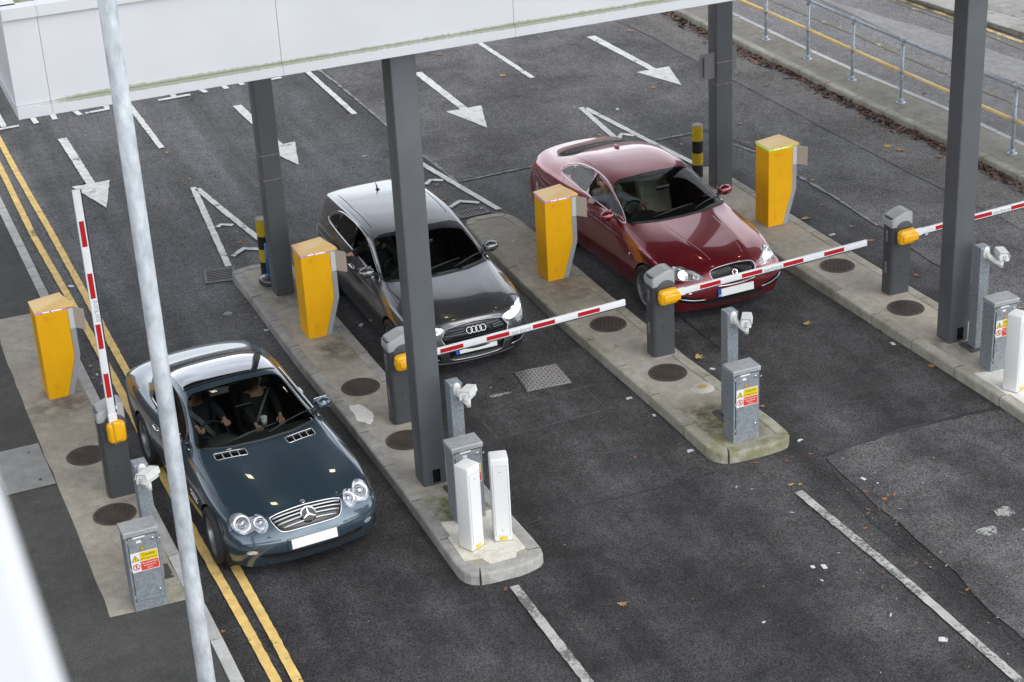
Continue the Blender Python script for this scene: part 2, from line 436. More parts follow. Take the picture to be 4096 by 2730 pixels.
def cabin(car, y_dash, y_seat, zf, W, leather, rear=True, wheel_x=-.36, dz=0.0):
    sp = car.sp
    MB().box(-W, W, y_dash-.25, sp['cab_end'], .22, zf-.02, bev=.02).build('cabin_floor', M_['black'], car.root)
    d = MB(); d.prism([(y_dash-.45, zf+.28), (y_dash-.38, zf+.60+dz), (y_dash-.02, zf+.585+dz), (y_dash+.12, zf+.52+dz), (y_dash+.14, zf+.28), (y_dash+.02, zf+.0), (y_dash-.45, zf)], -W+.03, W-.03,
                      Matrix(((0, 0, 1, 0), (1, 0, 0, 0), (0, 1, 0, 0), (0, 0, 0, 1))), bev=.02, seg=2)
    d.ball((wheel_x, y_dash+.02, zf+.55+dz), (.2, .14, .085))
    d.build('dashboard', M_['dash'], car.root, angle=40)
    st = MB(); Mw = T(wheel_x, y_dash+.30, zf+.50+dz) @ RX(66)
    st.lathe([(.17, 0), (.182, .012), (.194, 0), (.182, -.012), (.17, 0)], 32, Mw); st.box(-.17, .17, -.02, .02, -.008, .008, Mw); st.box(-.02, .02, -.17, 0, -.008, .008, Mw); st.ball((wheel_x, y_dash+.30, zf+.50+dz), (.05, .03, .05))
    st.build('steering_wheel', M_['black'], car.root, True)
    def seat(x, y, w=.25):
        e = empty('seat', (x, y, zf)); e.parent = car.root
        MB().box(-w, w, -.30, .24, .12, .30, bev=.06, seg=3).box(-w, -w+.08, -.3, .2, .14, .335, bev=.035, seg=2).box(w-.08, w, -.3, .2, .14, .335, bev=.035, seg=2).build('cushion', leather, e, angle=60)
        Mb = T(0, .22, .25) @ RX(-14)
        b = MB(); b.box(-w, w, -.04, .09, -.05, .56, Mb, .055, 3).box(-w, -w+.07, -.09, .06, .0, .48, Mb, .03, 2).box(w-.07, w, -.09, .06, .0, .48, Mb, .03, 2)
        for k in range(1, 4): b.box(-w+.09, w-.09, -.047, -.03, .10*k-.002, .10*k+.07, Mb, .008)
        b.build('backrest', leather, e, angle=60)
        MB().box(-.125, .125, -.02, .07, .58, .76, Mb, .045, 3).build('headrest', leather, e, angle=60)
    seat(-.37, y_seat); seat(.37, y_seat)
    if rear:
        e = empty('rear_bench', (0, y_seat+.85, zf)); e.parent = car.root
        MB().box(-.62, .62, -.3, .2, .12, .32, bev=.06, seg=3).build('cushion', leather, e, angle=60)
        MB().box(-.62, .62, -.04, .1, 0, .58, T(0, .22, .25) @ RX(-18), .06, 3).build('backrest', leather, e, angle=60)
    MB().box(-.11, .11, -.01, .012, -.035, .035, bev=.01).build('rear_view_mirror', M_['black'], car.root, loc=(0, sp['rvm'][0], sp['rvm'][1]), rot=(R(15), 0, 0))
    MB().box(-.035, .035, -.3, .3, 0, .3, bev=.02).build('centre_console', M_['dash'], car.root, loc=(0, y_dash+.45, zf+.05))
def wiper(car, a, b, d=(0, -.5, 1)):
    p = car.on(a[0], a[1], (0, 0, 1), .03); q = car.on(b[0], b[1], (0, 0, 1), .025); m_ = p.lerp(q, .45)
    mb = MB(); mb.tube([p, m_ + Vector((0, 0, .012)), q.lerp(m_, .15)], .007, 6)
    k = []
    for t in range(9):
        c = Vector(a).lerp(Vector(b), .18+.92*t/8); k.append(car.on(c.x, c.y, (0, 0, 1), .014))
    mb.tube(k, .006, 5); mb.build('wiper', M_['black'], car.root, True)
def under(car, L, W):
    MB().box(-W+.12, W-.12, .35, L-.3, .16, .24, bev=.02).build('underbody', M_['black'], car.root)
def arch(car, y, r, W):
    P = circ(y, .33, r, r, 40)
    for sg in (1, -1):
        f = car.knife(P, (sg, 0, 0), .05, filt=lambda c: c.x*sg > W-.30)
        car.patch(f, 'wheel_arch', M_['black'], keep=False, lip=.05, lipmat=car.pm)
        MB().lathe([(r+.02, -.34), (r+.02, -.04)], 40, T(sg*W, y, .33) @ RY(90*sg)).build('wheel_arch_liner', M_['black'], car.root, True)
        MB().lathe([(.0, -.34), (r+.02, -.34)], 40, T(sg*W, y, .33) @ RY(90*sg)).build('wheel_arch_liner', M_['black'], car.root, True)
# ------------------------------------------------------------------ the three cars
def car_root(name, x, y, ang, label):
    return empty(name, (x, y, 0), R(ang), label, 'car')
M_['barm'] = mat('silver_bar', (.55, .56, .58), .3, .6)
P1 = paint('teal_grey_metallic_paint', (.040, .072, .100), .55, .27)
P2 = paint('dark_grey_metallic_paint', (.115, .119, .124), .75, .25)
P3 = paint('dark_red_metallic_paint', (.20, .011, .019), .55, .26)
SL = dict(L=4.53, W=1.83, cab_end=3.3, rvm=(2.12, 1.10),
  side=[(.3, .80, .62), (.6, .87, .70), (.9, .897, .745), (1.3, .888, .76), (2.0, .882, .79), (2.8, .895, .83), (3.4, .915, .85), (3.9, .90, .85), (4.3, .85, .82)],
  rows=[(.10, .20, .32, .20, .46, .20, .60, .20, .17), (.0, .36, .34, .36, .50, .36, .65, .37, .20), (.02, .49, .36, .50, .54, .51, .70, .52, .23), (.07, .62, .36, .62, .56, .61, .73, .62, .27),
        (.20, .735, .36, .725, .60, .69, .745, .655, .24), (.48, .82, .38, .81, .66, .77, .80, .725, .15, .52), (.86, .88, .42, .865, .70, .825, .83, .785, .08, .92), (1.22, .915, .45, .905, .725, .875, .835, .82, .05, 1.25),
        (1.52, .935, .42, .935, .71, .925, .815, .87, .16, 1.6), (2.0, 1.135, .41, 1.12, .655, 1.06, .80, .90, .07), (2.42, 1.275, .40, 1.265, .605, 1.225, .80, .91, .0), (2.8, 1.31, .40, 1.30, .60, 1.255, .80, .92, 0),
        (3.2, 1.28, .40, 1.27, .59, 1.225, .80, .925, 0), (3.5, 1.15, .38, 1.135, .57, 1.09, .80, .93, -.04), (3.74, 1.01, .40, 1.005, .62, .985, .79, .935, -.08), (4.08, .975, .42, .97, .66, .95, .80, .905, -.06),
        (4.40, .925, .42, .92, .64, .905, .78, .87, -.16), (4.48, .78, .40, .78, .60, .77, .75, .76, -.2), (4.53, .58, .40, .58, .58, .58, .72, .58, -.2), (4.52, .40, .38, .40, .56, .40, .68, .40, -.2), (4.42, .24, .36, .24, .50, .24, .62, .24, -.16)],
  crease=[(2, 4, 8, .35), (4, 8, 14, .5), (3, 8, 13, .3)], rcrease=[(4, 0, 4, .3), (8, 0, 3, .6), (2, 0, 4, .3)])
A3 = dict(L=4.31, W=1.785, cab_end=3.7, rvm=(1.72, 1.24),
  side=[(.3, .80, .66), (.6, .865, .78), (.9, .885, .85), (1.3, .878, .87), (2.0, .872, .88), (2.8, .872, .90), (3.4, .882, .93), (3.9, .865, .94), (4.15, .82, .92)],
  rows=[(.10, .18, .32, .18, .46, .18, .60, .18, .17), (.01, .33, .34, .33, .50, .33, .65, .33, .20), (.0, .50, .36, .50, .54, .50, .70, .52, .22), (.03, .68, .36, .68, .56, .66, .73, .64, .27),
        (.14, .815, .36, .80, .60, .765, .745, .715, .24), (.42, .905, .38, .895, .64, .865, .77, .81, .14, .5), (.75, .955, .42, .95, .68, .925, .80, .865, .08, .86), (1.02, .985, .45, .98, .70, .965, .81, .90, .05, 1.1),
        (1.22, 1.0, .42, 1.0, .735, .99, .80, .935, .17, 1.34), (1.62, 1.20, .43, 1.185, .695, 1.14, .80, .98, .10), (2.02, 1.36, .44, 1.35, .645, 1.315, .795, 1.01, .0), (2.5, 1.42, .46, 1.412, .655, 1.385, .795, 1.03, 0),
        (3.0, 1.425, .46, 1.42, .655, 1.39, .795, 1.05, 0), (3.55, 1.395, .46, 1.39, .65, 1.365, .79, 1.07, 0), (4.02, 1.335, .46, 1.33, .63, 1.305, .775, 1.07, -.03, 3.9), (4.14, 1.12, .44, 1.12, .62, 1.10, .74, 1.03, -.12),
        (4.22, .96, .44, .96, .64, .95, .76, .94, -.16), (4.27, .76, .42, .76, .60, .76, .74, .76, -.2), (4.31, .58, .40, .58, .58, .58, .71, .58, -.2), (4.30, .40, .38, .40, .56, .40, .67, .40, -.2), (4.2, .24, .36, .24, .50, .24, .62, .24, -.16)],
  crease=[(2, 4, 8, .35), (4, 8, 15, .5), (3, 8, 14, .45)], rcrease=[(4, 0, 4, .4), (8, 0, 3, .6), (14, 0, 4, 1)])
XF = dict(L=4.96, W=1.877, cab_end=4.3, rvm=(2.05, 1.25),
  side=[(.3, .79, .64), (.6, .86, .76), (.9, .90, .835), (1.3, .90, .86), (2.0, .892, .89), (2.8, .895, .92), (3.6, .915, .95), (4.2, .90, .96), (4.7, .84, .95)],
  rows=[(.14, .20, .32, .20, .46, .20, .60, .20, .17), (.03, .36, .34, .36, .50, .36, .65, .36, .21), (.02, .52, .36, .52, .54, .52, .70, .53, .24), (.05, .68, .34, .67, .56, .64, .73, .63, .30),
        (.17, .835, .30, .80, .58, .735, .745, .69, .27), (.48, .912, .36, .912, .66, .85, .79, .79, .15, .55), (.90, .968, .40, .974, .70, .925, .825, .865, .08, .95), (1.25, 1.0, .43, 1.004, .735, .965, .845, .905, .05, 1.3),
        (1.50, 1.02, .42, 1.02, .75, 1.01, .83, .945, .17, 1.62), (1.95, 1.225, .43, 1.21, .705, 1.16, .82, 1.005, .08), (2.38, 1.385, .44, 1.375, .65, 1.335, .82, 1.045, .0), (2.85, 1.445, .45, 1.435, .645, 1.39, .82, 1.07, 0),
        (3.30, 1.45, .45, 1.44, .64, 1.39, .82, 1.08, 0), (3.80, 1.37, .43, 1.355, .63, 1.30, .815, 1.08, 0), (4.22, 1.215, .43, 1.205, .64, 1.165, .80, 1.08, -.06), (4.56, 1.135, .44, 1.13, .66, 1.11, .79, 1.04, -.08),
        (4.84, 1.11, .44, 1.10, .64, 1.08, .77, 1.01, -.2), (4.90, .94, .42, .94, .60, .93, .75, .88, -.22), (4.96, .64, .40, .64, .58, .64, .72, .64, -.22), (4.94, .40, .38, .40, .56, .40, .68, .40, -.2), (4.84, .24, .36, .24, .50, .24, .62, .24, -.16)],
  crease=[(2, 4, 8, .75), (4, 8, 14, .4), (3, 8, 13, .25)], rcrease=[(4, 0, 4, .25), (8, 0, 3, .6), (16, 0, 4, .7)])
# ---BUILD
UP = (0, 0, 1); FR = (0, -1, 0)
def sym(pts):      # half outline (x>=0, starting and ending on the centre line) -> closed outline
    return list(pts) + [(-x, y) for x, y in pts[::-1] if x > 1e-6]
def lamp_bowl(car, poly, d, depth=.07):
    """the housing behind a lamp glass"""
    n = len(poly); cx = sum(p[0] for p in poly)/n; cy = sum(p[1] for p in poly)/n
    for sg in (1, -1):
        mb = MB(); D = (sg*d[0], d[1], d[2]); ring = []; ring2 = []
        for x, y in poly:
            ring.append(car.on(sg*x, y, D, -.004) if abs(d[0]) < .99 else car.on(x, y, D, -.004))
            ring2.append(car.on(sg*(cx+(x-cx)*.8), cy+(y-cy)*.8, D, -depth))
        bm = mb.bm; A = [bm.verts.new(p) for p in ring]; B = [bm.verts.new(p) for p in ring2]
        for i in range(n): bm.faces.new((A[i], A[(i+1) % n], B[(i+1) % n], B[i]))
        bm.faces.new(B); bmesh.ops.recalc_face_normals(bm, faces=bm.faces)
        mb.build('lamp_housing', M_['reflector'], car.root)
def lamp_unit(car, x, y, d, r, inner, tilt, name='projector_lens', depth=.04):
    for sg in (1, -1):
        p = car.on(sg*x, y, d, -depth)
        Mx = T(*p) @ RZ(-tilt[1]*sg*-1) @ RX(tilt[0])
        MB().lathe([(r*.55, -.03), (r*.75, -.015), (r, .022), (r*1.04, .02), (r*1.04, -.01)], 24, Mx).build('lamp_reflector', M_['reflector'], car.root, True)
        MB().ball((0, 0, 0), (r*.55, r*.55, r*.3)).build(name, inner, car.root, True).matrix_local = Mx
# ---- blue-grey convertible coupe, lane by the left pavement
r = car_root('coupe_car', 4.06, 16.98, 4.2, 'teal grey two-door coupe with a glass roof, standing over the yellow lines')
c = Car(SL, r); c.pm = P1
arch(c, .83, .362, .915); arch(c, 3.39, .362, .915)
c.cut(spl(sym([(0, 1.548), (.38, 1.578), (.70, 1.70), (.655, 2.0), (.562, 2.43), (.3, 2.452), (0, 2.458)]), 3), UP, 'windscreen', M_['glass'], off=-.002, lip=.02)
c.cut(spl(sym([(0, 2.60), (.3, 2.60), (.535, 2.615), (.55, 2.66), (.552, 3.02), (.53, 3.13), (.3, 3.165), (0, 3.175)]), 3), UP, 'roof_glass', mat('mirror_roof_glass', (.42, .43, .45), .03, 1), off=.001, lip=.02)
c.cut(spl(sym([(0, 2.555), (.3, 2.555), (.54, 2.57), (.54, 2.597), (.3, 2.585), (0, 2.585)]), 2), UP, 'roof_gap', M_['gloss_black'], off=-.006, lip=.01)
c.cut(spl(sym([(0, 3.26), (.3, 3.25), (.54, 3.22), (.60, 3.45), (.61, 3.60), (.3, 3.69), (0, 3.71)]), 3), UP, 'rear_window', M_['glass_dark'], off=-.002, lip=.015)
side = spl([(1.86, .925), (2.06, 1.03), (2.36, 1.16), (2.62, 1.205), (2.95, 1.20), (3.14, 1.13), (3.22, .99), (3.12, .955), (2.5, .94), (2.1, .925)], 3)
c.cut(side, (1, 0, 0), 'side_window', M_['glass_dark'], off=-.002, lip=.02)
c.cut(side, (-1, 0, 0), 'side_window', M_['glass_dark'], off=-.002, lip=.02)
for s_ in (1, -1): c.strip([(1.80, .905), (2.1, .912), (2.6, .925), (3.2, .94)], (s_, 0, 0), .009, 'window_trim', M_['chrome'])
hl = spl([(.777, .477), (.715, .503), (.645, .465), (.603, .385), (.575, .362), (.51, .362), (.458, .295), (.438, .20), (.478, .157), (.54, .168), (.588, .217), (.622, .222), (.704, .238), (.775, .31), (.792, .41)], 3)
lamp_bowl(c, hl, UP, .05)
c.cut(hl, UP, 'headlamp', M_['glass_clear'], both=True, off=.001, lip=.02, lipmat=M_['satin'])
for (x, y, q) in ((.685, .36, .085), (.515, .26, .062)):
    lamp_unit(c, x, y, UP, q, M_['satin'], (48, 12), 'headlamp_lens', .02)
gr = spl(sym([(0, .255), (.2, .25), (.375, .245), (.405, .225), (.365, .13), (.30, .088), (.15, .07), (0, .066)]), 3)
c.cut(gr, UP, 'radiator_grille', M_['gloss_black'], off=-.02, lip=.03, lipmat=M_['chrome'])
c.strip(gr, UP, .007, 'grille_frame', M_['chrome'], closed=True)
for y in (.215, .18, .145, .108):
    w_ = .385 if y > .2 else .375 if y > .16 else .35 if y > .12 else .30
    c.strip([(-w_, y+.004), (-.2, y), (0, y), (.2, y), (w_, y+.004)], UP, .0105, 'grille_bar', M_['barm'], out=-.003)
p = c.on(0, .145, UP, .012); sm = MB(); star(sm, .088, .012, T(*p) @ RX(42)); MB().cyl((0, 0, -.006), (0, 0, -.002), .08, n=28).build('star_backing', M_['gloss_black'], r).matrix_local = T(*p) @ RX(42); sm.build('star_badge', M_['chrome'], r, angle=30)
p = c.on(0, .30, UP, .003); sm = MB(); sm.lathe([(0, .002), (.022, .001), (.026, -.002)], 20, T(*p) @ RX(15)); sm.build('bonnet_badge', M_['chrome'], r, True)
MB().box(-.26, .26, -.006, .006, -.055, .055, bev=.004).build('number_plate', M_['plate'], r, loc=(0, .012, .448), rot=(R(-8), 0, 0))
MB().box(-.30, .30, .0, .03, -.07, .065, bev=.01).build('plate_holder', P1, r, loc=(0, .015, .448), rot=(R(-8), 0, 0))
c.cut(spl(sym([(0, .275), (.3, .275), (.48, .30), (.60, .355), (.5, .375), (.3, .362), (0, .355)]), 2), FR, 'lower_intake', M_['black'], off=-.03, lip=.035, lipmat=M_['black'])
c.cut(circ(.665, .405, .055, .026, 16), FR, 'fog_lamp', M_['reflector'], both=True, off=.0, lip=.01, lipmat=M_['black'])
for s_ in (1,): c.strip([(.36, .515), (.5, .512), (.66, .505), (.74, .50)], FR, .007, 'bumper_strip', P1, both=True, out=.004)
c.gap([(.42, .255), (.50, .30), (.56, .39), (.70, .52), (.745, .62), (.752, .82), (.75, 1.1), (.745, 1.45), (.735, 1.60)], UP, .007, both=True)
c.gap([(-.40, .262), (0, .27), (.40, .262)], UP, .004)
vt = [(.588, 1.515), (.575, 1.525), (.245, 1.462), (.236, 1.448), (.240, 1.345), (.252, 1.332), (.575, 1.398), (.588, 1.412)]
c.cut(vt, UP, 'bonnet_vent', M_['gloss_black'], both=True, off=-.012, lip=.014, lipmat=M_['satin'])
c.strip(vt, UP, .0045, 'vent_frame', M_['chrome'], closed=True, both=True)
for k in range(1, 4):
    t = k/4; c.strip([(.588-.348*t, 1.513-.066*t), (.588-.348*t, 1.410-.066*t)], UP, .005, 'vent_bar', M_['chrome'], both=True)
for s_ in (1, -1):
    c.gap([(1.62, .26), (1.60, .5), (1.66, .72), (1.78, .88)], (s_, 0, 0)); c.gap([(2.98, .93), (2.99, .7), (2.95, .45), (2.86, .27)], (s_, 0, 0)); c.gap([(1.64, .27), (2.2, .26), (2.86, .27)], (s_, 0, 0))
    c.gap([(.3, .56), (.4, .55), (.47, .53)], (s_, 0, 0))
    q = c.on(2.78, .76, (s_, 0, 0), .018); MB().tube([q + Vector((-s_*.02, -.09, 0)), q + Vector((0, -.06, .004)), q + Vector((0, .06, .004)), q + Vector((-s_*.02, .09, 0))], .012, 8).build('door_handle', M_['chrome'], r, True)
    for k in range(2): c.strip([(1.28, .56-.05*k), (1.42, .565-.05*k), (1.55, .57-.05*k)], (s_, 0, 0), .008, 'wing_gill', M_['chrome'])
    c.cut(spl([(4.30, .86), (4.46, .84), (4.47, .70), (4.36, .70), (4.25, .78)], 3), (s_, 0, 0), 'tail_lamp', M_['red_lamp'], off=.002, lip=.01)
    mirror(c, .90, 1.93, .975, P1, s_, .85)
c.gap([(0, 3.80), (.45, 3.77), (.66, 3.70)], UP, .004, both=True)
for y in (.83, 3.39):
    for s_ in (1, -1): wheel(c, s_*.805, y, .33, .235, 5, 'wide', steer=-3 if y < 1 else 0)
wiper(c, (-.40, 1.60), (.17, 1.69)); wiper(c, (.10, 1.585), (.62, 1.80))
cabin(c, 1.95, 2.74, .12, .78, M_["leather_black"], rear=False, dz=.12)
under(c, 4.53, .915)
c.strip([(-.66, 1.655), (-.38, 1.555), (0, 1.525), (.38, 1.555), (.66, 1.655)], UP, .016, 'cowl_seal', M_['black'], n=8)
b_ = c.finish(P1)
car_sl = c
# ---- grey estate hatchback, second lane
r = car_root('hatchback_car', 7.34, 20.60, 1.6, 'dark grey hatchback with four rings on its grille, partly behind the nearest column')
c = Car(A3, r); c.pm = P2
arch(c, .86, .352, .8925); arch(c, 3.496, .352, .8925)
c.cut(spl(sym([(0, 1.16), (.38, 1.185), (.745, 1.325), (.70, 1.60), (.60, 2.045), (.3, 2.06), (0, 2.065)]), 3), UP, 'windscreen', M_['glass'], off=-.002, lip=.02)
c.cut(spl(sym([(0, .255), (.3, .262), (.37, .285), (.40, .44), (.468, .59), (.39, .70), (.2, .735), (0, .748)]), 2), FR, 'radiator_grille', M_['gloss_black'], off=-.03, lip=.04, lipmat=M_['satin'])
gfr = sym([(0, .255), (.3, .262), (.37, .285), (.40, .44), (.468, .59), (.39, .70), (.2, .735), (0, .748)])
c.strip(gfr, FR, .009, 'grille_frame', M_['satin'], closed=True)
for k, z in enumerate((.30, .335, .37, .49, .525, .56, .595, .63, .665, .70)):
    w_ = .36 if z < .45 else .40+(z-.45)*.4 if z < .6 else .455-(z-.6)*.9
    c.strip([(-w_, z), (0, z+.008), (w_, z)], FR, .006, 'grille_bar', M_['black'], out=-.012)
c.strip([(-.38, .415), (0, .42), (.38, .415)], FR, .028, 'plate_beam', M_['gloss_black'], out=-.01)
for k in range(4):
    p = c.on(-.093+.062*k, .655, FR, .012); MB().lathe([(.034, 0), (.041, .006), (.048, 0), (.041, -.006), (.034, 0)], 24, T(*p) @ RX(62)).build('ring_badge', M_['chrome'], r, True)
MB().box(-.255, .27, -.006, .006, -.05, .05, bev=.004).build('number_plate', M_['plate'], r, loc=(0, .005, .42), rot=(R(-6), 0, 0))
MB().box(-.31, -.256, -.006, .0065, -.05, .05, bev=.003).build('plate_country_band', M_['blue_band'], r, loc=(0, .005, .42), rot=(R(-6), 0, 0))
hl = spl([(.41, .705), (.55, .738), (.72, .762), (.80, .755), (.815, .72), (.76, .685), (.62, .648), (.50, .642)], 3)
lamp_bowl(c, hl, FR, .04)
c.cut(hl, FR, 'headlamp', M_['glass_clear'], both=True, off=.001, lip=.02)
c.strip([(.44, .70), (.56, .728), (.70, .748), (.775, .742), (.73, .705), (.60, .672)], FR, .010, 'running_light', M_['drl'], both=True, out=-.012)
c.strip([(.56, .70), (.72, .72)], FR, .02, 'lamp_unit', M_['drl'], both=True, out=-.03)
sk = spl([(.50, .26), (.74, .28), (.82, .40), (.80, .50), (.62, .46), (.50, .36)], 2)
c.cut(sk, FR, 'side_intake', M_['gloss_black'], both=True, off=-.02, lip=.03)
c.strip([(.50, .30), (.66, .31), (.80, .37)], FR, .008, 'intake_blade', M_['satin'], both=True, out=.004)
c.strip([(-.80, .235), (-.4, .215), (0, .21), (.4, .215), (.80, .235)], FR, .014, 'splitter', M_['gloss_black'], out=.004)
c.gap([(.40, .125), (.62, .24), (.745, .43), (.765, .8), (.765, 1.25)], UP, .007, both=True)
c.gap([(-.40, .122), (0, .085), (.40, .122)], UP, .004)
c.strip([(.55, .33), (.60, .6), (.64, 1.1)], UP, .006, 'bonnet_crease', P2, both=True, out=-.003)
gl = {}
for s_ in (1, -1):
    A_ = spl([(1.55, 1.005), (1.80, 1.125), (2.08, 1.245), (2.35, 1.30), (2.50, 1.315), (2.49, 1.055), (2.1, 1.035)], 3)
    B_ = spl([(2.56, 1.06), (2.57, 1.318), (2.9, 1.318), (3.10, 1.30), (3.16, 1.09), (2.9, 1.075)], 3)
    D_ = spl([(3.20, 1.11), (3.17, 1.27), (3.32, 1.24), (3.47, 1.16), (3.44, 1.125)], 3)
    c.cut(A_, (s_, 0, 0), 'door_window', M_['glass'], off=-.002, lip=.025, keep=s_ > 0)   # driver's glass is wound down
    c.cut(B_, (s_, 0, 0), 'door_window', M_['glass_dark'], off=-.002, lip=.02)
    c.cut(D_, (s_, 0, 0), 'quarter_window', M_['glass_dark'], off=-.002, lip=.02)
    c.strip(spl([(1.42, .955), (1.75, 1.11), (2.08, 1.262), (2.35, 1.322), (2.75, 1.345), (3.15, 1.32), (3.4, 1.25), (3.55, 1.15), (3.47, 1.095), (3.0, 1.06), (2.4, 1.03), (1.9, .995)], 3), (s_, 0, 0), .0075, 'window_trim', M_['chrome'], closed=True)
    c.gap([(1.46, .26), (1.42, .6), (1.44, .93)], (s_, 0, 0)); c.gap([(2.53, 1.03), (2.52, .6), (2.50, .27)], (s_, 0, 0)); c.gap([(3.22, 1.08), (3.20, .8), (3.02, .5), (2.98, .28)], (s_, 0, 0)); c.gap([(1.47, .26), (2.98, .28)], (s_, 0, 0))
    c.strip([(.9, .80), (1.6, .80), (2.6, .82), (3.6, .83)], (s_, 0, 0), .007, 'shoulder_crease', P2, out=-.003)
    for yy in (2.34, 3.05):
        q = c.on(yy, .845, (s_, 0, 0), .018); MB().tube([q + Vector((-s_*.02, -.09, 0)), q + Vector((0, -.06, .004)), q + Vector((0, .06, .004)), q + Vector((-s_*.02, .09, 0))], .012, 8).build('door_handle', M_['chrome'], r, True)
    c.cut(spl([(3.98, .93), (4.20, .92), (4.24, .80), (4.12, .77), (3.98, .82)], 3), (s_, 0, 0), 'tail_lamp', M_['red_lamp'], off=.002, lip=.01)
    mirror(c, .905, 1.60, 1.04, P2, s_, 1.0)
    c.strip([(.55, 2.3), (.56, 3.0), (.54, 3.7)], UP, .008, 'roof_gutter', M_['black'], out=-.004) if s_ > 0 else c.strip([(-.55, 2.3), (-.56, 3.0), (-.54, 3.7)], UP, .008, 'roof_gutter', M_['black'], out=-.004)
p = c.on(0, 3.55, UP, 0); MB().cyl(p, p + Vector((0, .07, .085)), .014, .005, 8).ball(p, (.03, .05, .018)).build('roof_aerial', M_['black'], r, True)
for y in (.86, 3.496):
    for s_ in (1, -1): wheel(c, s_*.785, y, .32, .225, 10, 'twin')
wiper(c, (-.30, 1.24), (.28, 1.36)); wiper(c, (.2, 1.22), (.68, 1.45))
cabin(c, 1.60, 2.42, .22, .76, M_["leather_black"], rear=True, dz=.12)
under(c, 4.31, .8925)
c.strip([(-.70, 1.30), (-.38, 1.165), (0, 1.14), (.38, 1.165), (.70, 1.30)], UP, .016, 'cowl_seal', M_['black'], n=8)
c.finish(P2); car_a3 = c
# ---- dark red saloon, third lane
r = car_root('saloon_car', 11.06, 20.50, 2.7, 'dark red four-door saloon with lit headlamps and oval mesh grille')
c = Car(XF, r); c.pm = P3
arch(c, .90, .368, .9385); arch(c, 3.81, .368, .9385)
c.cut(spl(sym([(0, 1.49), (.38, 1.515), (.755, 1.64), (.71, 1.95), (.605, 2.385), (.3, 2.41), (0, 2.415)]), 3), UP, 'windscreen', M_['glass'], off=-.002, lip=.02)
c.cut(spl(sym([(0, 3.76), (.3, 3.74), (.54, 3.70), (.60, 3.88), (.62, 4.22), (.3, 4.36), (0, 4.39)]), 3), UP, 'rear_window', M_['glass_dark'], off=-.002, lip=.015)
gr = spl(sym([(0, .572), (.15, .574), (.27, .588), (.325, .64), (.345, .695), (.33, .738), (.25, .768), (.12, .785), (0, .79)]), 3)
c.cut(gr, FR, 'radiator_grille', M_['gloss_black'], off=-.03, lip=.035, lipmat=M_['satin'])
c.strip(gr, FR, .009, 'grille_frame', M_['satin'], closed=True)
mb = MB()
for k in range(-14, 15):
    for dd in (1, -1):
        pts = []
        for q in range(9):
            z = .592+.022*q; x = k*.036 + dd*(z-.68)*1.0
            lim = .30 if z < .63 else .32 if z < .74 else .25
            if abs(x) < lim: pts.append(c.on(x, z, FR, -.014))
        if len(pts) > 1: mb.tube(pts, .0028, 4)
mb.build('grille_mesh', M_['black'], r)
p = c.on(0, .69, FR, .0); MB().lathe([(0, .012), (.03, .01), (.034, .014), (.044, .012), (.046, 0), (.046, -.03)], 24, T(*p) @ RX(62)).build('round_badge', M_['chrome'], r, True)
p = c.on(0, .69, FR, .012); MB().ball(p, (.026, .01, .026)).build('badge_emblem', mat('emblem_red', (.35, .02, .02), .3), r, True)
MB().box(-.235, .27, -.006, .006, -.055, .055, bev=.004).build('number_plate', M_['plate'], r, loc=(0, .022, .455), rot=(R(-6), 0, 0))
MB().box(-.285, -.236, -.006, .0065, -.055, .055, bev=.003).build('plate_country_band', M_['blue_band'], r, loc=(0, .022, .455), rot=(R(-6), 0, 0))
link('country_letters', text_mesh('GB', .035), M_['plate'], r, loc=(-.26, .013, .422), rot=(R(84), 0, 0))
c.cut(spl(sym([(0, .27), (.3, .275), (.44, .30), (.44, .345), (.3, .375), (0, .378)]), 2), FR, 'lower_intake', M_['black'], off=-.03, lip=.035)
c.strip([(-.30, .552), (-.15, .542), (0, .539), (.15, .542), (.30, .552)], FR, .010, 'bumper_chrome', M_['chrome'], out=.003)
sk = spl([(.46, .34), (.60, .325), (.76, .36), (.83, .42), (.80, .47), (.62, .42), (.48, .40)], 2)
c.cut(sk, FR, 'side_intake', M_['gloss_black'], both=True, off=-.02, lip=.03)
c.strip([(.44, .375), (.60, .378), (.74, .405), (.82, .435)], FR, .011, 'chrome_blade', M_['satin'], both=True, out=.004)
hl = spl([(.815, .735), (.745, .765), (.668, .783), (.588, .768), (.50, .73), (.455, .70), (.442, .67), (.50, .652), (.644, .64), (.77, .652), (.82, .69)], 3)
lamp_bowl(c, hl, FR, .05)
c.cut(hl, FR, 'headlamp', M_['glass_clear'], both=True, off=.001, lip=.02, lipmat=M_['satin'])
lamp_unit(c, .665, .708, FR, .068, M_['headlit'], (62, 10), 'lit_lens', .03)
lamp_unit(c, .525, .688, FR, .036, M_['satin'], (62, 10), 'indicator_lens', .02)
c.gap([(.37, .16), (.46, .22), (.62, .38), (.745, .55), (.775, .93), (.785, 1.3), (.79, 1.6)], UP, .007, both=True)
c.gap([(-.37, .16), (0, .15), (.37, .16)], UP, .004)
for x_ in (.20,): c.strip([(x_+.05, .30), (x_+.11, .7), (x_+.17, 1.3)], UP, .008, 'bonnet_crease', P3, both=True, out=-.004)
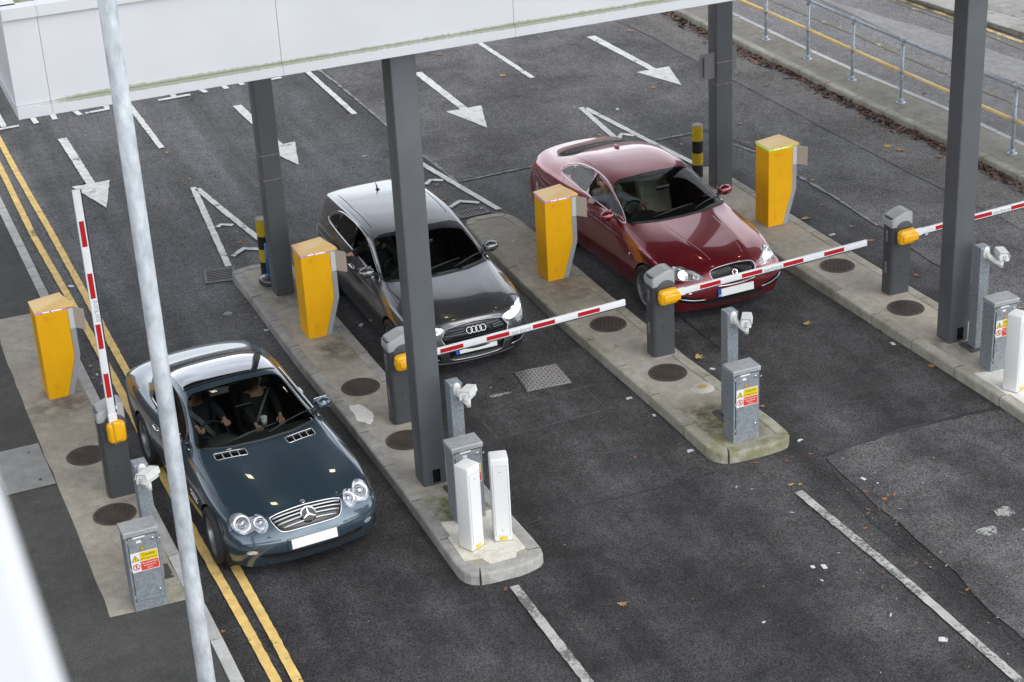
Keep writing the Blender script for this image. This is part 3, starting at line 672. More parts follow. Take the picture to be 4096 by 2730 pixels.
for s_ in (1, -1):
    A_ = spl([(1.84, 1.045), (2.12, 1.17), (2.42, 1.275), (2.72, 1.33), (2.80, 1.335), (2.79, 1.085), (2.3, 1.065)], 3)
    B_ = spl([(2.86, 1.09), (2.87, 1.338), (3.15, 1.332), (3.40, 1.285), (3.42, 1.13), (3.2, 1.105)], 3)
    D_ = spl([(3.46, 1.135), (3.45, 1.265), (3.60, 1.215), (3.70, 1.15), (3.66, 1.12)], 3)
    c.cut(A_, (s_, 0, 0), 'door_window', M_['glass'], off=-.002, lip=.025, keep=s_ > 0)
    c.cut(B_, (s_, 0, 0), 'door_window', M_['glass_dark'], off=-.002, lip=.02)
    c.cut(D_, (s_, 0, 0), 'quarter_window', M_['glass_dark'], off=-.002, lip=.02)
    c.strip(spl([(1.70, .99), (2.0, 1.14), (2.42, 1.30), (2.75, 1.358), (3.1, 1.36), (3.42, 1.31), (3.68, 1.21), (3.76, 1.13), (3.66, 1.095), (3.2, 1.08), (2.6, 1.055), (2.1, 1.025)], 3), (s_, 0, 0), .0085, 'window_trim', M_['chrome'], closed=True)
    c.gap([(1.72, .27), (1.66, .6), (1.70, .95)], (s_, 0, 0)); c.gap([(2.83, 1.06), (2.82, .6), (2.78, .27)], (s_, 0, 0)); c.gap([(3.55, 1.09), (3.52, .8), (3.32, .5), (3.26, .28)], (s_, 0, 0)); c.gap([(1.72, .27), (3.26, .28)], (s_, 0, 0))
    c.strip([(.8, .84), (1.7, .82), (2.8, .85), (4.2, .90)], (s_, 0, 0), .006, 'shoulder_crease', P3, out=-.002)
    c.strip([(1.37, .70), (1.42, .60), (1.47, .58)], (s_, 0, 0), .009, 'wing_vent', M_['chrome'], out=.002)
    for yy in (2.62, 3.34):
        q = c.on(yy, .89, (s_, 0, 0), .018); MB().tube([q + Vector((-s_*.02, -.1, 0)), q + Vector((0, -.06, .004)), q + Vector((0, .06, .004)), q + Vector((-s_*.02, .1, 0))], .013, 8).build('door_handle', P3, r, True)
    c.cut(spl([(4.52, .96), (4.80, .99), (4.90, .90), (4.86, .78), (4.66, .84)], 3), (s_, 0, 0), 'tail_lamp', M_['red_lamp'], off=.002, lip=.01)
    mirror(c, .955, 1.93, 1.06, P3, s_, .95)
    c.gap([(s_*.60, 2.5), (s_*.60, 3.1), (s_*.585, 3.6)], UP, .004)
c.gap([(-.64, 4.30), (-.3, 4.44), (0, 4.47), (.3, 4.44), (.64, 4.30)], UP, .004)
p = c.on(0, 3.45, UP, 0); MB().prism([(-.022, -.06), (.022, -.06), (.014, .07), (-.014, .07)], 0, .035, T(*p), bev=.008, seg=2).build('roof_aerial', P3, r, angle=50)
for y in (.90, 3.81):
    for s_ in (1, -1): wheel(c, s_*.825, y, .335, .245, 8, 'twin')
wiper(c, (-.42, 1.56), (.20, 1.64)); wiper(c, (.22, 1.54), (.70, 1.76))
cabin(c, 1.92, 2.74, .20, .80, M_["leather_cream"], rear=True, dz=.17)
under(c, 4.96, .9385)
c.strip([(-.72, 1.61), (-.38, 1.495), (0, 1.47), (.38, 1.495), (.72, 1.61)], UP, .018, 'cowl_seal', M_['black'], n=8)
for (x, y, col, q) in ((.52, 1.79, (.02, .35, .2), .045), (.62, 1.72, (.12, .35, .55), .04)):
    p = c.on(x, y, UP, -.012); MB().cyl(p, p + Vector((0, .0004, .001)), q, n=20).build('windscreen_sticker', mat('sticker', col, .4), r)
c.finish(P3); car_xf = c
# ------------------------------------------------------------------ ground materials (world-space)
def asphalt(name, c1, c2, speck=.5, coarse=90, rough=.78, streak=.25, big=.7, far=None):
    m = bpy.data.materials.new(name); m.use_nodes = True; n = m.node_tree; b = n.nodes['Principled BSDF']; N = n.nodes.new; Lk = n.links.new
    g = N('ShaderNodeNewGeometry'); pos = g.outputs['Position']; b.inputs['Specular IOR Level'].default_value = .3
    def nz(scale, det=5, vec=None, r=.6):
        z = N('ShaderNodeTexNoise'); z.inputs['Scale'].default_value = scale; z.inputs['Detail'].default_value = det; z.inputs['Roughness'].default_value = r; Lk(vec or pos, z.inputs['Vector']); return z.outputs[0]
    def rng(v, a, b_, c, d):
        q = N('ShaderNodeMapRange'); q.inputs[1].default_value = a; q.inputs[2].default_value = b_; q.inputs[3].default_value = c; q.inputs[4].default_value = d; Lk(v, q.inputs[0]); return q.outputs[0]
    def mul(a, c):
        q = N('ShaderNodeMath'); q.operation = 'MULTIPLY'; Lk(a, q.inputs[0]); Lk(c, q.inputs[1]); return q.outputs[0]
    mx = N('ShaderNodeMix'); mx.data_type = 'RGBA'; mx.inputs[6].default_value = (*c1, 1); mx.inputs[7].default_value = (*c2, 1)
    Lk(rng(nz(big, 7, r=.62), .38, .64, 0, 1), mx.inputs[0])
    # stone chips
    vo = N('ShaderNodeTexVoronoi'); vo.inputs['Scale'].default_value = coarse; Lk(pos, vo.inputs['Vector'])
    sep = N('ShaderNodeSeparateColor'); Lk(vo.outputs['Color'], sep.inputs[0])
    chip = rng(sep.outputs[0], 0, 1, 1-speck*.75, 1+speck)
    fine = rng(nz(coarse*2.6, 2), .3, .7, 1-speck*.5, 1+speck*.5)
    mp = N('ShaderNodeMapping'); mp.inputs['Scale'].default_value = (1.15, .07, 1); Lk(pos, mp.inputs[0])
    st = rng(nz(1.0, 6, mp.outputs[0]), .36, .60, 1-streak, 1+streak*.35)
    mott = rng(nz(5.5, 6), .35, .66, .88, 1.12)
    val = mul(mul(mul(chip, fine), st), mott)
    mp2 = N('ShaderNodeMapping'); mp2.inputs['Scale'].default_value = (2.2, .55, 1); Lk(pos, mp2.inputs[0])
    if far:      # oil dripped where cars queue at the barriers
        val = mul(val, rng(nz(.42, 4, mp2.outputs[0], .6), .38, .60, .72, 1.15))
    if far:      # traffic grime wears off away from the barriers
        sx = N('ShaderNodeSeparateXYZ'); Lk(pos, sx.inputs[0]); ad = N('ShaderNodeMath'); ad.operation = 'MULTIPLY_ADD'; Lk(nz(.45, 4), ad.inputs[0]); ad.inputs[1].default_value = 9; Lk(sx.outputs[1], ad.inputs[2])
        m3 = N('ShaderNodeMix'); m3.data_type = 'RGBA'; Lk(rng(ad.outputs[0], 24.5, 31, 0, 1), m3.inputs[0]); Lk(mx.outputs[2], m3.inputs[6]); m3.inputs[7].default_value = (*far, 1); mx = m3
    # scattered pale grit
    v2 = N('ShaderNodeTexVoronoi'); v2.inputs['Scale'].default_value = 7.5; Lk(pos, v2.inputs['Vector'])
    grit = rng(v2.outputs['Distance'], .05, .075, 1, 0)
    vs = N('ShaderNodeVectorMath'); vs.operation = 'SCALE'; Lk(mx.outputs[2], vs.inputs[0]); Lk(val, vs.inputs['Scale'])
    sp2 = N('ShaderNodeSeparateColor'); Lk(v2.outputs['Color'], sp2.inputs[0])
    gm = mul(grit, rng(sp2.outputs[0], .55, 1, 0, .75))
    m2 = N('ShaderNodeMix'); m2.data_type = 'RGBA'; Lk(gm, m2.inputs[0]); Lk(vs.outputs[0], m2.inputs[6]); m2.inputs[7].default_value = (.3, .3, .29, 1)
    Lk(m2.outputs[2], b.inputs['Base Color'])
    Lk(rng(nz(1.3, 5), .35, .65, rough-.1, rough+.1), b.inputs['Roughness'])
    bp = N('ShaderNodeBump'); bp.inputs['Strength'].default_value = .55; bp.inputs['Distance'].default_value = .006; Lk(vo.outputs['Distance'], bp.inputs['Height']); Lk(bp.outputs[0], b.inputs['Normal'])
    return m
def concrete(name, c1, c2, spots=(), scale=1.6, fine=60, rough=.85):
    """spots: (x, y, rx, ry, colour, strength) soft stains in world space"""
    m = bpy.data.materials.new(name); m.use_nodes = True; n = m.node_tree; b = n.nodes['Principled BSDF']; N = n.nodes.new; Lk = n.links.new
    g = N('ShaderNodeNewGeometry'); pos = g.outputs['Position']; oi = N('ShaderNodeObjectInfo')
    def nz(scale, det=6, vec=None):
        z = N('ShaderNodeTexNoise'); z.inputs['Scale'].default_value = scale; z.inputs['Detail'].default_value = det; z.inputs['Roughness'].default_value = .65; Lk(vec or pos, z.inputs['Vector']); return z.outputs[0]
    def rng(v, a, b_, c, d):
        q = N('ShaderNodeMapRange'); q.inputs[1].default_value = a; q.inputs[2].default_value = b_; q.inputs[3].default_value = c; q.inputs[4].default_value = d; Lk(v, q.inputs[0]); return q.outputs[0]
    def op(o, a, c):
        q = N('ShaderNodeMath'); q.operation = o
        for k, s_ in enumerate((a, c)):
            if isinstance(s_, (int, float)): q.inputs[k].default_value = s_
            else: Lk(s_, q.inputs[k])
        return q.outputs[0]
    mx = N('ShaderNodeMix'); mx.data_type = 'RGBA'; mx.inputs[6].default_value = (*c1, 1); mx.inputs[7].default_value = (*c2, 1)
    Lk(rng(nz(scale), .34, .66, 0, 1), mx.inputs[0]); col = mx.outputs[2]
    for (x, y, rx, ry, cc, s_) in spots:
        sx = N('ShaderNodeSeparateXYZ'); Lk(pos, sx.inputs[0])
        dx = op('DIVIDE', op('SUBTRACT', sx.outputs[0], x), rx); dy = op('DIVIDE', op('SUBTRACT', sx.outputs[1], y), ry)
        d = op('ADD', op('MULTIPLY', dx, dx), op('MULTIPLY', dy, dy))
        k = op('MULTIPLY', rng(d, .15, 1.15, 1, 0), rng(nz(5.5, 7), .40, .60, .1, 1))
        q = N('ShaderNodeMix'); q.data_type = 'RGBA'; Lk(op('MULTIPLY', k, s_), q.inputs[0]); Lk(col, q.inputs[6]); q.inputs[7].default_value = (*cc, 1); col = q.outputs[2]
    val = op('MULTIPLY', op('MULTIPLY', rng(nz(fine, 3), .3, .7, .86, 1.14), rng(nz(9, 6), .35, .65, .88, 1.1)), rng(oi.outputs['Random'], 0, 1, .88, 1.12))
    vs = N('ShaderNodeVectorMath'); vs.operation = 'SCALE'; Lk(col, vs.inputs[0]); Lk(val, vs.inputs['Scale']); Lk(vs.outputs[0], b.inputs['Base Color'])
    b.inputs['Roughness'].default_value = rough
    bp = N('ShaderNodeBump'); bp.inputs['Strength'].default_value = .35; bp.inputs['Distance'].default_value = .005; Lk(nz(fine*1.5, 3), bp.inputs['Height']); Lk(bp.outputs[0], b.inputs['Normal'])
    return m
def roadpaint(name, col, wear=.45, under=(.08, .08, .082), wx=3.0):
    m = bpy.data.materials.new(name); m.use_nodes = True; n = m.node_tree; b = n.nodes['Principled BSDF']; N = n.nodes.new; Lk = n.links.new
    g = N('ShaderNodeNewGeometry'); oi = N('ShaderNodeObjectInfo')
    a = N('ShaderNodeTexNoise'); a.inputs['Scale'].default_value = 26; a.inputs['Detail'].default_value = 8; a.inputs['Roughness'].default_value = .75; Lk(g.outputs['Position'], a.inputs['Vector'])
    c = N('ShaderNodeTexNoise'); c.inputs['Scale'].default_value = wx; c.inputs['Detail'].default_value = 4; Lk(g.outputs['Position'], c.inputs['Vector'])
    s = N('ShaderNodeMath'); s.operation = 'ADD'; Lk(a.outputs[0], s.inputs[0]); Lk(c.outputs[0], s.inputs[1])
    r = N('ShaderNodeMapRange'); r.inputs[1].default_value = 1.30-wear*.45; r.inputs[2].default_value = 1.42-wear*.45; r.inputs[3].default_value = 0; r.inputs[4].default_value = .85; Lk(s.outputs[0], r.inputs[0])
    x = N('ShaderNodeMix'); x.data_type = 'RGBA'; Lk(r.outputs[0], x.inputs[0]); x.inputs[6].default_value = (*col, 1); x.inputs[7].default_value = (*under, 1)
    d = N('ShaderNodeTexNoise'); d.inputs['Scale'].default_value = 7; d.inputs['Detail'].default_value = 6; Lk(g.outputs['Position'], d.inputs['Vector'])
    e = N('ShaderNodeMapRange'); e.inputs[1].default_value = .3; e.inputs[2].default_value = .7; e.inputs[3].default_value = .78; e.inputs[4].default_value = 1.08; Lk(d.outputs[0], e.inputs[0])
    vs = N('ShaderNodeVectorMath'); vs.operation = 'SCALE'; Lk(x.outputs[2], vs.inputs[0]); Lk(e.outputs[0], vs.inputs['Scale'])
    Lk(vs.outputs[0], b.inputs['Base Color']); b.inputs['Roughness'].default_value = .7
    return m
A_near = asphalt('asphalt_lanes', (.036, .035, .036), (.072, .071, .072), .85, 80, .78, .38, 1.0, (.112, .112, .116))
A_mid = asphalt('asphalt_queue', (.098, .098, .103), (.128, .128, .132), .5, 85, .78, .10, .5)
A_coarse = asphalt('asphalt_coarse', (.080, .078, .080), (.155, .152, .152), .85, 75, .80, .12, .6)
A_patch = asphalt('asphalt_patched', (.054, .053, .054), (.118, .115, .115), .85, 78, .8, .2, .9)
A_old = asphalt('asphalt_old', (.12, .112, .107), (.19, .182, .175), .8, 75, .8, .15, .45)
A_path = asphalt('asphalt_path', (.066, .066, .063), (.082, .081, .077), .4, 120, .85, .06, .5)
A_smooth = asphalt('asphalt_smooth', (.26, .255, .25), (.31, .305, .30), .3, 90, .85, .08, .4)
A_tar = mat('bitumen_seal', (.028, .028, .029), .5, var=.4, scale=20)
A_scr = mat('scored_line', (.105, .105, .104), .9, var=.35, scale=25)
A_light = mat('pale_joint', (.27, .27, .265), .9, var=.35, scale=25)
# ------------------------------------------------------------------ road sheets
ground = MB().poly([(-150, -60, 0), (220, -60, 0), (220, 320, 0), (-150, 320, 0)]).build('road', A_near); ground['kind'] = 'structure'
def sheet(name, pts, m, z, parent=ground, jit=0, step=.35, seed=1):
    rnd = random.Random(seed)
    if jit:
        q = []
        for i in range(len(pts)):
            a = Vector(pts[i]); b = Vector(pts[(i+1) % len(pts)]); k = max(1, int((b-a).length/step))
            for t in range(k): c = a.lerp(b, t/k); q.append((c.x+rnd.uniform(-jit, jit), c.y+rnd.uniform(-jit, jit)))
        pts = q
    bm = bmesh.new(); vs = [bm.verts.new((x, y, z)) for x, y in pts]; f = bm.faces.new(vs)
    bmesh.ops.triangulate(bm, faces=[f]); bmesh.ops.recalc_face_normals(bm, faces=bm.faces)
    if bm.faces[:][0].normal.z < 0: bmesh.ops.reverse_faces(bm, faces=bm.faces)
    me = bpy.data.meshes.new(name); bm.to_mesh(me); bm.free()
    return link(name, me, m, parent)
def ribbon(name, pts, wd, m, z, parent=ground, jit=.004, step=.07, wj=0, seed=3):
    rnd = random.Random(seed); P = [Vector(p) for p in pts]; Q = []
    for a, b in zip(P, P[1:]):
        k = max(1, int((b-a).length/step))
        for t in range(k): Q.append(a.lerp(b, t/k))
    Q.append(P[-1]); V = []; F = []
    for i, p in enumerate(Q):
        d = (Q[min(i+1, len(Q)-1)]-Q[max(i-1, 0)]).normalized(); nn = Vector((-d.y, d.x)); w_ = wd/2*(1+rnd.uniform(-wj, wj))
        V += [(*(p+nn*(w_+rnd.uniform(-jit, jit))), z), (*(p-nn*(w_+rnd.uniform(-jit, jit))), z)]
    for i in range(len(Q)-1): F.append((2*i+1, 2*i+3, 2*i+2, 2*i))
    me = bpy.data.meshes.new(name); me.from_pydata(V, [], F); o = link(name, me, m, parent); return o
0 and sheet('queue_surface', [(2.5, 25.9), (2.4, 70), (9.35, 70), (9.38, 33), (9.45, 28.7), (9.53, 27.25), (13.9, 27.4), (14.05, 26.8), (13.5, 25.4), (11.5, 24.9), (9.2, 26.3), (7.5, 25.0), (5.0, 26.5), (3.6, 25.2)], A_mid, .004, jit=.09)
sheet('coarse_surface', [(9.38, 70), (9.38, 33), (9.45, 28.7), (9.53, 27.25), (11.0, 27.3), (14.27, 27.42), (14.48, 25.9), (14.50, 23.6), (14.46, 22.4), (14.4, 19), (14.3, 16.85), (16.9, 16.85), (17.6, 10), (19.0, 10), (17.9, 70)], A_coarse, .008, jit=.03)
sheet('old_surface', [(15.64, 70), (15.73, 33.6), (15.82, 30.8), (15.95, 27.5), (16.06, 24.2), (16.3, 20), (16.6, 16), (17.2, 10), (19.0, 10), (17.5, 24), (17.1, 33), (17.0, 70)], A_old, .012, jit=.02)
sheet('patched_surface', [(10.15, -10), (10.07, 13.2), (10.17, 14.7), (10.14, 16.3), (10.22, 16.74), (11.35, 16.86), (12.6, 16.80), (14.3, 16.85), (18, 16.9), (20, -10)], A_patch, .010, jit=.045)
ribbon('bitumen_seal', [(10.15, 16.75), (11.35, 16.86), (12.6, 16.80), (14.3, 16.86)], .05, A_tar, .014, wj=.5)
ribbon('bitumen_seal', [(15.60, 34.5), (15.73, 33.6), (15.80, 32.4), (15.82, 30.8), (15.87, 29.6), (15.95, 27.5), (16.01, 25.6), (16.08, 24.1), (16.2, 22)], .022, A_tar, .016, wj=.7)
ribbon('bitumen_seal', [(10.42, 21.10), (10.44, 20.07), (10.46, 19.0)], .018, A_tar, .004, wj=.5)
ribbon('pale_joint', [(9.27, 35), (9.37, 33.0), (9.42, 30.6), (9.47, 28.7), (9.51, 28.05), (9.53, 27.25), (10.28, 27.29), (11.06, 27.32), (13.3, 27.43), (14.0, 27.44)], .045, A_light, .013, wj=.7, jit=.012)
ribbon('pale_joint', [(14.27, 26.57), (14.46, 25.9), (14.48, 24.7), (14.50, 23.6), (14.46, 22.4)], .05, A_light, .013, wj=.7, jit=.01)
for a_, b_ in (((6.87, 19.61), (8.53, 19.66)), ((6.89, 18.90), (8.54, 18.99)), ((6.9, 19.6), (6.92, 18.9)), ((8.4, 19.65), (8.42, 18.98)), ((11.9, 18.4), (13.0, 18.7))):
    ribbon('pale_joint', [a_, b_], .012, A_scr, .004, wj=.8)
# fine cracks in the old surfaces
rc = random.Random(21)
for k in range(26):
    x, y = rc.uniform(14.5, 16.6), rc.uniform(17.5, 34); a = rc.uniform(0, 6.28); P = [(x, y)]
    for t in range(rc.randint(4, 9)):
        a += rc.uniform(-.7, .7); st_ = rc.uniform(.08, .22); q = (P[-1][0]+math.cos(a)*st_, P[-1][1]+math.sin(a)*st_)
        if not 14.5 < q[0] < 16.7: break
        P.append(q)
    if len(P) > 2: ribbon('crack', P, .011, A_tar, .0155, wj=.6)
for k in range(18):
    x, y = rc.uniform(9.8, 13.8), rc.uniform(28, 33.5); a = rc.uniform(-.3, .3); P = [(x, y)]
    for t in range(rc.randint(2, 5)): a += rc.uniform(-.4, .4); P.append((P[-1][0]+math.cos(a)*.13, P[-1][1]+math.sin(a)*.13))
    ribbon('crack', P, .012, A_tar, .0115, wj=.6)
for P in ([(6.35, 16.9), (7.2, 17.0), (8.1, 16.95), (8.9, 17.0)], [(10.15, 16.6), (9.9, 15.2), (10.0, 13.5), (9.95, 12)]):
    ribbon('bitumen_seal', P, .016, A_tar, .0045, wj=.7, jit=.01)
# ---- painted markings
WP = roadpaint('white_road_paint', (.76, .76, .73), .40); WPF = roadpaint('grimy_white_road_paint', (.52, .51, .48), .72, wx=1.4); YP = roadpaint('yellow_road_paint', (.86, .60, .20), .36); YF = roadpaint('faded_yellow_paint', (.55, .48, .26), 1.15, (.12, .12, .12)); YR = roadpaint('worn_yellow_paint', (.85, .66, .30), .7, (.13, .13, .13))
ZM = .017
ribbon('yellow_line', [(2.60, 60), (2.78, 36), (2.82, 31.5), (2.83, 28.4), (2.90, 26), (2.95, 24.3), (2.985, 22.5), (2.99, 20), (3.03, 18), (3.075, 16.5), (3.1, 15.4), (3.14, 12)], .10, YP, ZM, wj=.04)
ribbon('yellow_line', [(2.83, 60), (3.0, 36), (3.04, 31.4), (3.10, 28.7), (3.14, 26), (3.16, 24), (3.185, 22.4), (3.22, 20), (3.265, 17.6), (3.29, 16), (3.32, 12)], .10, YP, ZM, wj=.04)
for L_ in ([(5.50, 37.5), (5.53, 34.2), (5.55, 31.38)], [(9.03, 37.5), (9.07, 34.3), (9.10, 31.38)], [(12.60, 38), (12.65, 34.3), (12.71, 31.65)], [(5.86, 15.80), (5.87, 14), (5.88, 12)], [(9.50, 16.15), (9.58, 14.1), (9.60, 12)]):
    ribbon('lane_line', L_, .105, WP if L_[0][1] > 20 else WPF, ZM, wj=.05)
def lane_arrow(tx, ty, hx0, hx1, hy, sx0, sx1, sy):
    w_ = .065; cx = (hx0+hx1)/2
    sheet('lane_arrow', [(tx, ty), (hx1, hy), (cx+w_*1.1, hy-.01), (sx1, sy), (sx0, sy), (cx-w_*1.1, hy-.01), (hx0, hy)], WP, ZM, jit=.006, step=.08, seed=int(tx*10))
lane_arrow(4.11, 29.0, 3.77, 4.41, 30.25, 3.98, 4.14, 32.8)
lane_arrow(7.45, 29.33, 7.12, 7.72, 30.50, 7.24, 7.40, 32.97)
lane_arrow(10.93, 29.47, 10.60, 11.28, 30.65, 10.84, 11.0, 33.1)
lane_arrow(14.92, 29.82, 14.54, 15.22, 30.95, 14.66, 14.84, 33.5)
for P in ([(5.59, 29.2), (5.29, 25.68)], [(5.64, 29.1), (5.80, 27.8), (5.98, 26.5), (6.09, 25.7)], [(9.15, 29.3), (9.33, 28.2), (9.52, 26.9), (9.69, 25.8)], [(9.08, 29.3), (8.95, 27.5), (8.88, 25.8)],
          [(12.80, 29.62), (12.67, 28.0), (12.52, 26.0)], [(12.86, 29.55), (13.08, 27.6), (13.3, 25.9)]):
    ribbon('hatch_border', P, .10, WP, ZM, wj=.06)
for P in ([(5.52, 27.28), (5.60, 27.36), (5.76, 27.24)], [(5.44, 26.02), (5.67, 26.24), (5.88, 26.09)], [(9.04, 27.40), (9.18, 27.55), (9.36, 27.44)], [(9.04, 26.26), (9.27, 26.44), (9.52, 26.22)], [(12.7, 27.8), (12.85, 28.0), (13.0, 27.8)]):
    ribbon('hatch_chevron', P, .085, WP, ZM, wj=.08, jit=.01)
# feet of the big painted words, the rest of them is under the canopy
for P in ([(3.20, 34.9), (3.21, 34.0)], [(2.95, 33.9), (3.47, 33.93)], [(3.74, 34.9), (3.78, 33.89)], [(4.14, 34.9), (4.13, 33.94)], [(4.42, 34.9), (4.60, 33.95)], [(4.70, 34.0), (5.16, 34.04)], [(5.10, 34.7), (5.13, 34.1)],
          [(6.08, 34.04), (6.70, 34.07)], [(6.39, 34.8), (6.40, 34.1)], [(6.85, 34.8), (7.0, 34.04)], [(7.40, 34.8), (7.40, 34.05)], [(7.66, 34.8), (7.74, 34.12)], [(8.3, 34.16), (8.52, 34.18)]):
    ribbon('painted_letter', P, .10, WP, ZM)
# ------------------------------------------------------------------ raised kerbs and islands
KM = concrete('kerb_concrete', (0.280, 0.273, 0.252), (0.420, 0.413, 0.392), scale=3.5)
KL = concrete('kerb_concrete_pale', (0.405, 0.405, 0.392), (0.513, 0.513, 0.499), scale=3)
KD = concrete('kerb_concrete_old', (0.257, 0.250, 0.203), (0.392, 0.378, 0.324), scale=2.5)
def rounded(pts, rad, n=6):
    """pts with per-corner radius list -> smooth outline"""
    m = len(pts); r = []
    for i in range(m):
        p = Vector(pts[i]); q = rad.get(i, 0)
        if not q: r.append(tuple(p)); continue
        a = (Vector(pts[i-1])-p); b = (Vector(pts[(i+1) % m])-p); t = min(q, a.length*.45, b.length*.45); A_ = p+a.normalized()*t; B_ = p+b.normalized()*t
        for k in range(n+1):
            s = k/n; r.append(tuple(A_*(1-s)**2 + p*2*s*(1-s) + B_*s*s))
    return r
def resample(pts, closed, step):
    P = [Vector(p) for p in pts]; 
    if closed: P.append(P[0])
    out_ = []; 
    for a, b in zip(P, P[1:]):
        k = max(1, int((b-a).length/step))
        for t in range(k): out_.append(a.lerp(b, t/k))
    if not closed: out_.append(P[-1])
    return out_
MORT = mat('mortar', (.045, .04, .034), .95, var=.3, scale=20)
def kerbstones(parent, pts, wd, z1, m, length=.9, closed=True, side=1, z0=0.0, bev=.022, gap=.022, seed=1, off=.35):
    rnd = random.Random(seed); P = resample(pts, closed, .09); n = len(P)
    if closed: P.append(P[0])
    S_ = [0]
    for a, b in zip(P, P[1:]): S_.append(S_[-1]+(b-a).length)
    tot = S_[-1]
    def at(s):
        s = s % tot if closed else min(max(s, 0), tot)
        import bisect
        i = min(max(bisect.bisect_right(S_, s)-1, 0), len(P)-2); t = (s-S_[i])/max(1e-9, S_[i+1]-S_[i])
        return P[i].lerp(P[i+1], t)
    def nr(s):
        d = (at(s+.05)-at(s-.05)).normalized() if (closed or .05 < s < tot-.05) else (at(min(s+.1, tot))-at(max(s-.1, 0))).normalized()
        return Vector((-d.y, d.x))*side
    cnt = max(1, round(tot/length)); ll = tot/cnt
    V = []; F = []      # dark mortar bed, just behind the faces of the stones
    for i in range(len(P)):
        s = S_[i]; p = at(s); q = nr(s)
        for (u_, z) in ((.014, z0), (.014, z1-.030), (.034, z1-.0055), (wd-.004, z1-.0055)): c_ = p+q*u_; V.append((c_.x, c_.y, z))
    for i in range(len(P)-1):
        for j in range(3): a = i*4+j; F.append((a, a+4, a+5, a+1))
    me = bpy.data.meshes.new('mortar'); me.from_pydata(V, [], F); link('mortar', me, MORT, parent)
    for k in range(cnt):
        s0 = k*ll+gap/2+off*(1 if closed else 0); s1 = s0+ll-gap; m_ = max(2, int((s1-s0)/.09)+1); dz = rnd.uniform(-.002, .004)
        V = []; F = []
        for i in range(m_+1):
            s = s0+(s1-s0)*i/m_; p = at(s); q = nr(s)
            for (u_, z) in ((0, z0), (0.0, z1-bev*1.3), (bev*.35, z1-bev*.35), (bev*1.3, z1), (wd, z1), (wd, z0)): c_ = p+q*u_; V.append((c_.x, c_.y, z + (dz if z > z0 else 0)))
        for i in range(m_):
            for j in range(5):
                a = i*6+j; F.append((a, a+6, a+7, a+1))
        F.append(tuple(range(6))); F.append(tuple(range((m_+1)*6-1, m_*6-1, -1)))
        me = bpy.data.meshes.new('kerbstone'); me.from_pydata(V, [], F)
        bm = bmesh.new(); bm.from_mesh(me); bmesh.ops.recalc_face_normals(bm, faces=bm.faces); bm.to_mesh(me); bm.free()
        link('kerbstone', me, m, parent)
def inset(pts, d):
    P = resample(pts, True, .12); n = len(P); r = []
    for i in range(n):
        t = (P[(i+1) % n]-P[i-1]).normalized(); r.append(tuple(P[i]+Vector((-t.y, t.x))*d))
    return r
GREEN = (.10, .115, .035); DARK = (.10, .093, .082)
def island(pts, rad, m, km, seed, ps=1):
    o = rounded(pts, rad); isl = MB()
    s_ = sheet('traffic_island', inset(o, .14*ps), m, .134, None); s_['kind'] = 'structure'
    kerbstones(s_, o, .15, .14, km, side=ps, seed=seed)
    return s_
cw = lambda L: L   # outlines run anticlockwise seen from above
I2p = [(5.39, 15.97), (6.05, 15.965), (6.345, 16.05), (6.345, 16.4), (6.30, 17.6), (6.22, 20.0), (6.17, 22), (6.12, 24.0), (6.09, 25.27), (5.45, 25.28), (5.20, 25.2), (5.235, 24.4), (5.26, 22), (5.34, 20), (5.385, 18.1), (5.39, 17.2)]
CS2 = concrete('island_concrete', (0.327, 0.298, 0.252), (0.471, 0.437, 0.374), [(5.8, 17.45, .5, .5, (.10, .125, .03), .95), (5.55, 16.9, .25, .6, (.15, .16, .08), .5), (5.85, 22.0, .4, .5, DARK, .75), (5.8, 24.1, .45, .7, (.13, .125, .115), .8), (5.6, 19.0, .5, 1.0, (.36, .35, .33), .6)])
isl2 = island(I2p, {0: .36, 2: .22, 8: .1, 9: .1, 10: .25}, CS2, KM, 3)
sheet('new_concrete', [(5.50, 16.30), (5.515, 17.18), (5.75, 17.12), (6.17, 17.18), (6.235, 16.27), (6.07, 16.22), (6.03, 16.13), (5.73, 16.12), (5.68, 16.27)], concrete('new_concrete', (0.575, 0.550, 0.488), (0.700, 0.675, 0.600), [(5.6, 16.35, .3, .3, (.42, .36, .24), .6)]), .1385, isl2, jit=.004, step=.12)
I3p = [(8.95, 17.07), (9.62, 17.06), (9.985, 17.1), (9.99, 17.6), (9.91, 18.6), (9.83, 19.6), (9.77, 21.8), (9.75, 23.5), (9.72, 25.0), (9.62, 25.38), (8.93, 25.45), (8.87, 24.4), (8.83, 22.8), (8.84, 21.3), (8.90, 19.6), (8.945, 18.3)]
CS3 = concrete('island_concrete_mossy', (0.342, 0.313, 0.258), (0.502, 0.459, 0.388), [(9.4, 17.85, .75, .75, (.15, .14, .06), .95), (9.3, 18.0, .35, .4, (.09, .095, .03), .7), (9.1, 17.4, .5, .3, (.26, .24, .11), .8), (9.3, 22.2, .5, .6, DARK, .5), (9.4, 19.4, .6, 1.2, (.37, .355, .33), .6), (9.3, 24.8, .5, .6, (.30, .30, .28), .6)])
KS = concrete('kerb_concrete_mossy', (0.280, 0.266, 0.210), (0.420, 0.406, 0.350), [(9.45, 17.1, 1.2, .9, (.21, .205, .10), .9)], scale=3)
isl3 = island(I3p, {0: .42, 2: .34, 8: .15, 9: .2, 10: .3}, CS3, KS, 5)
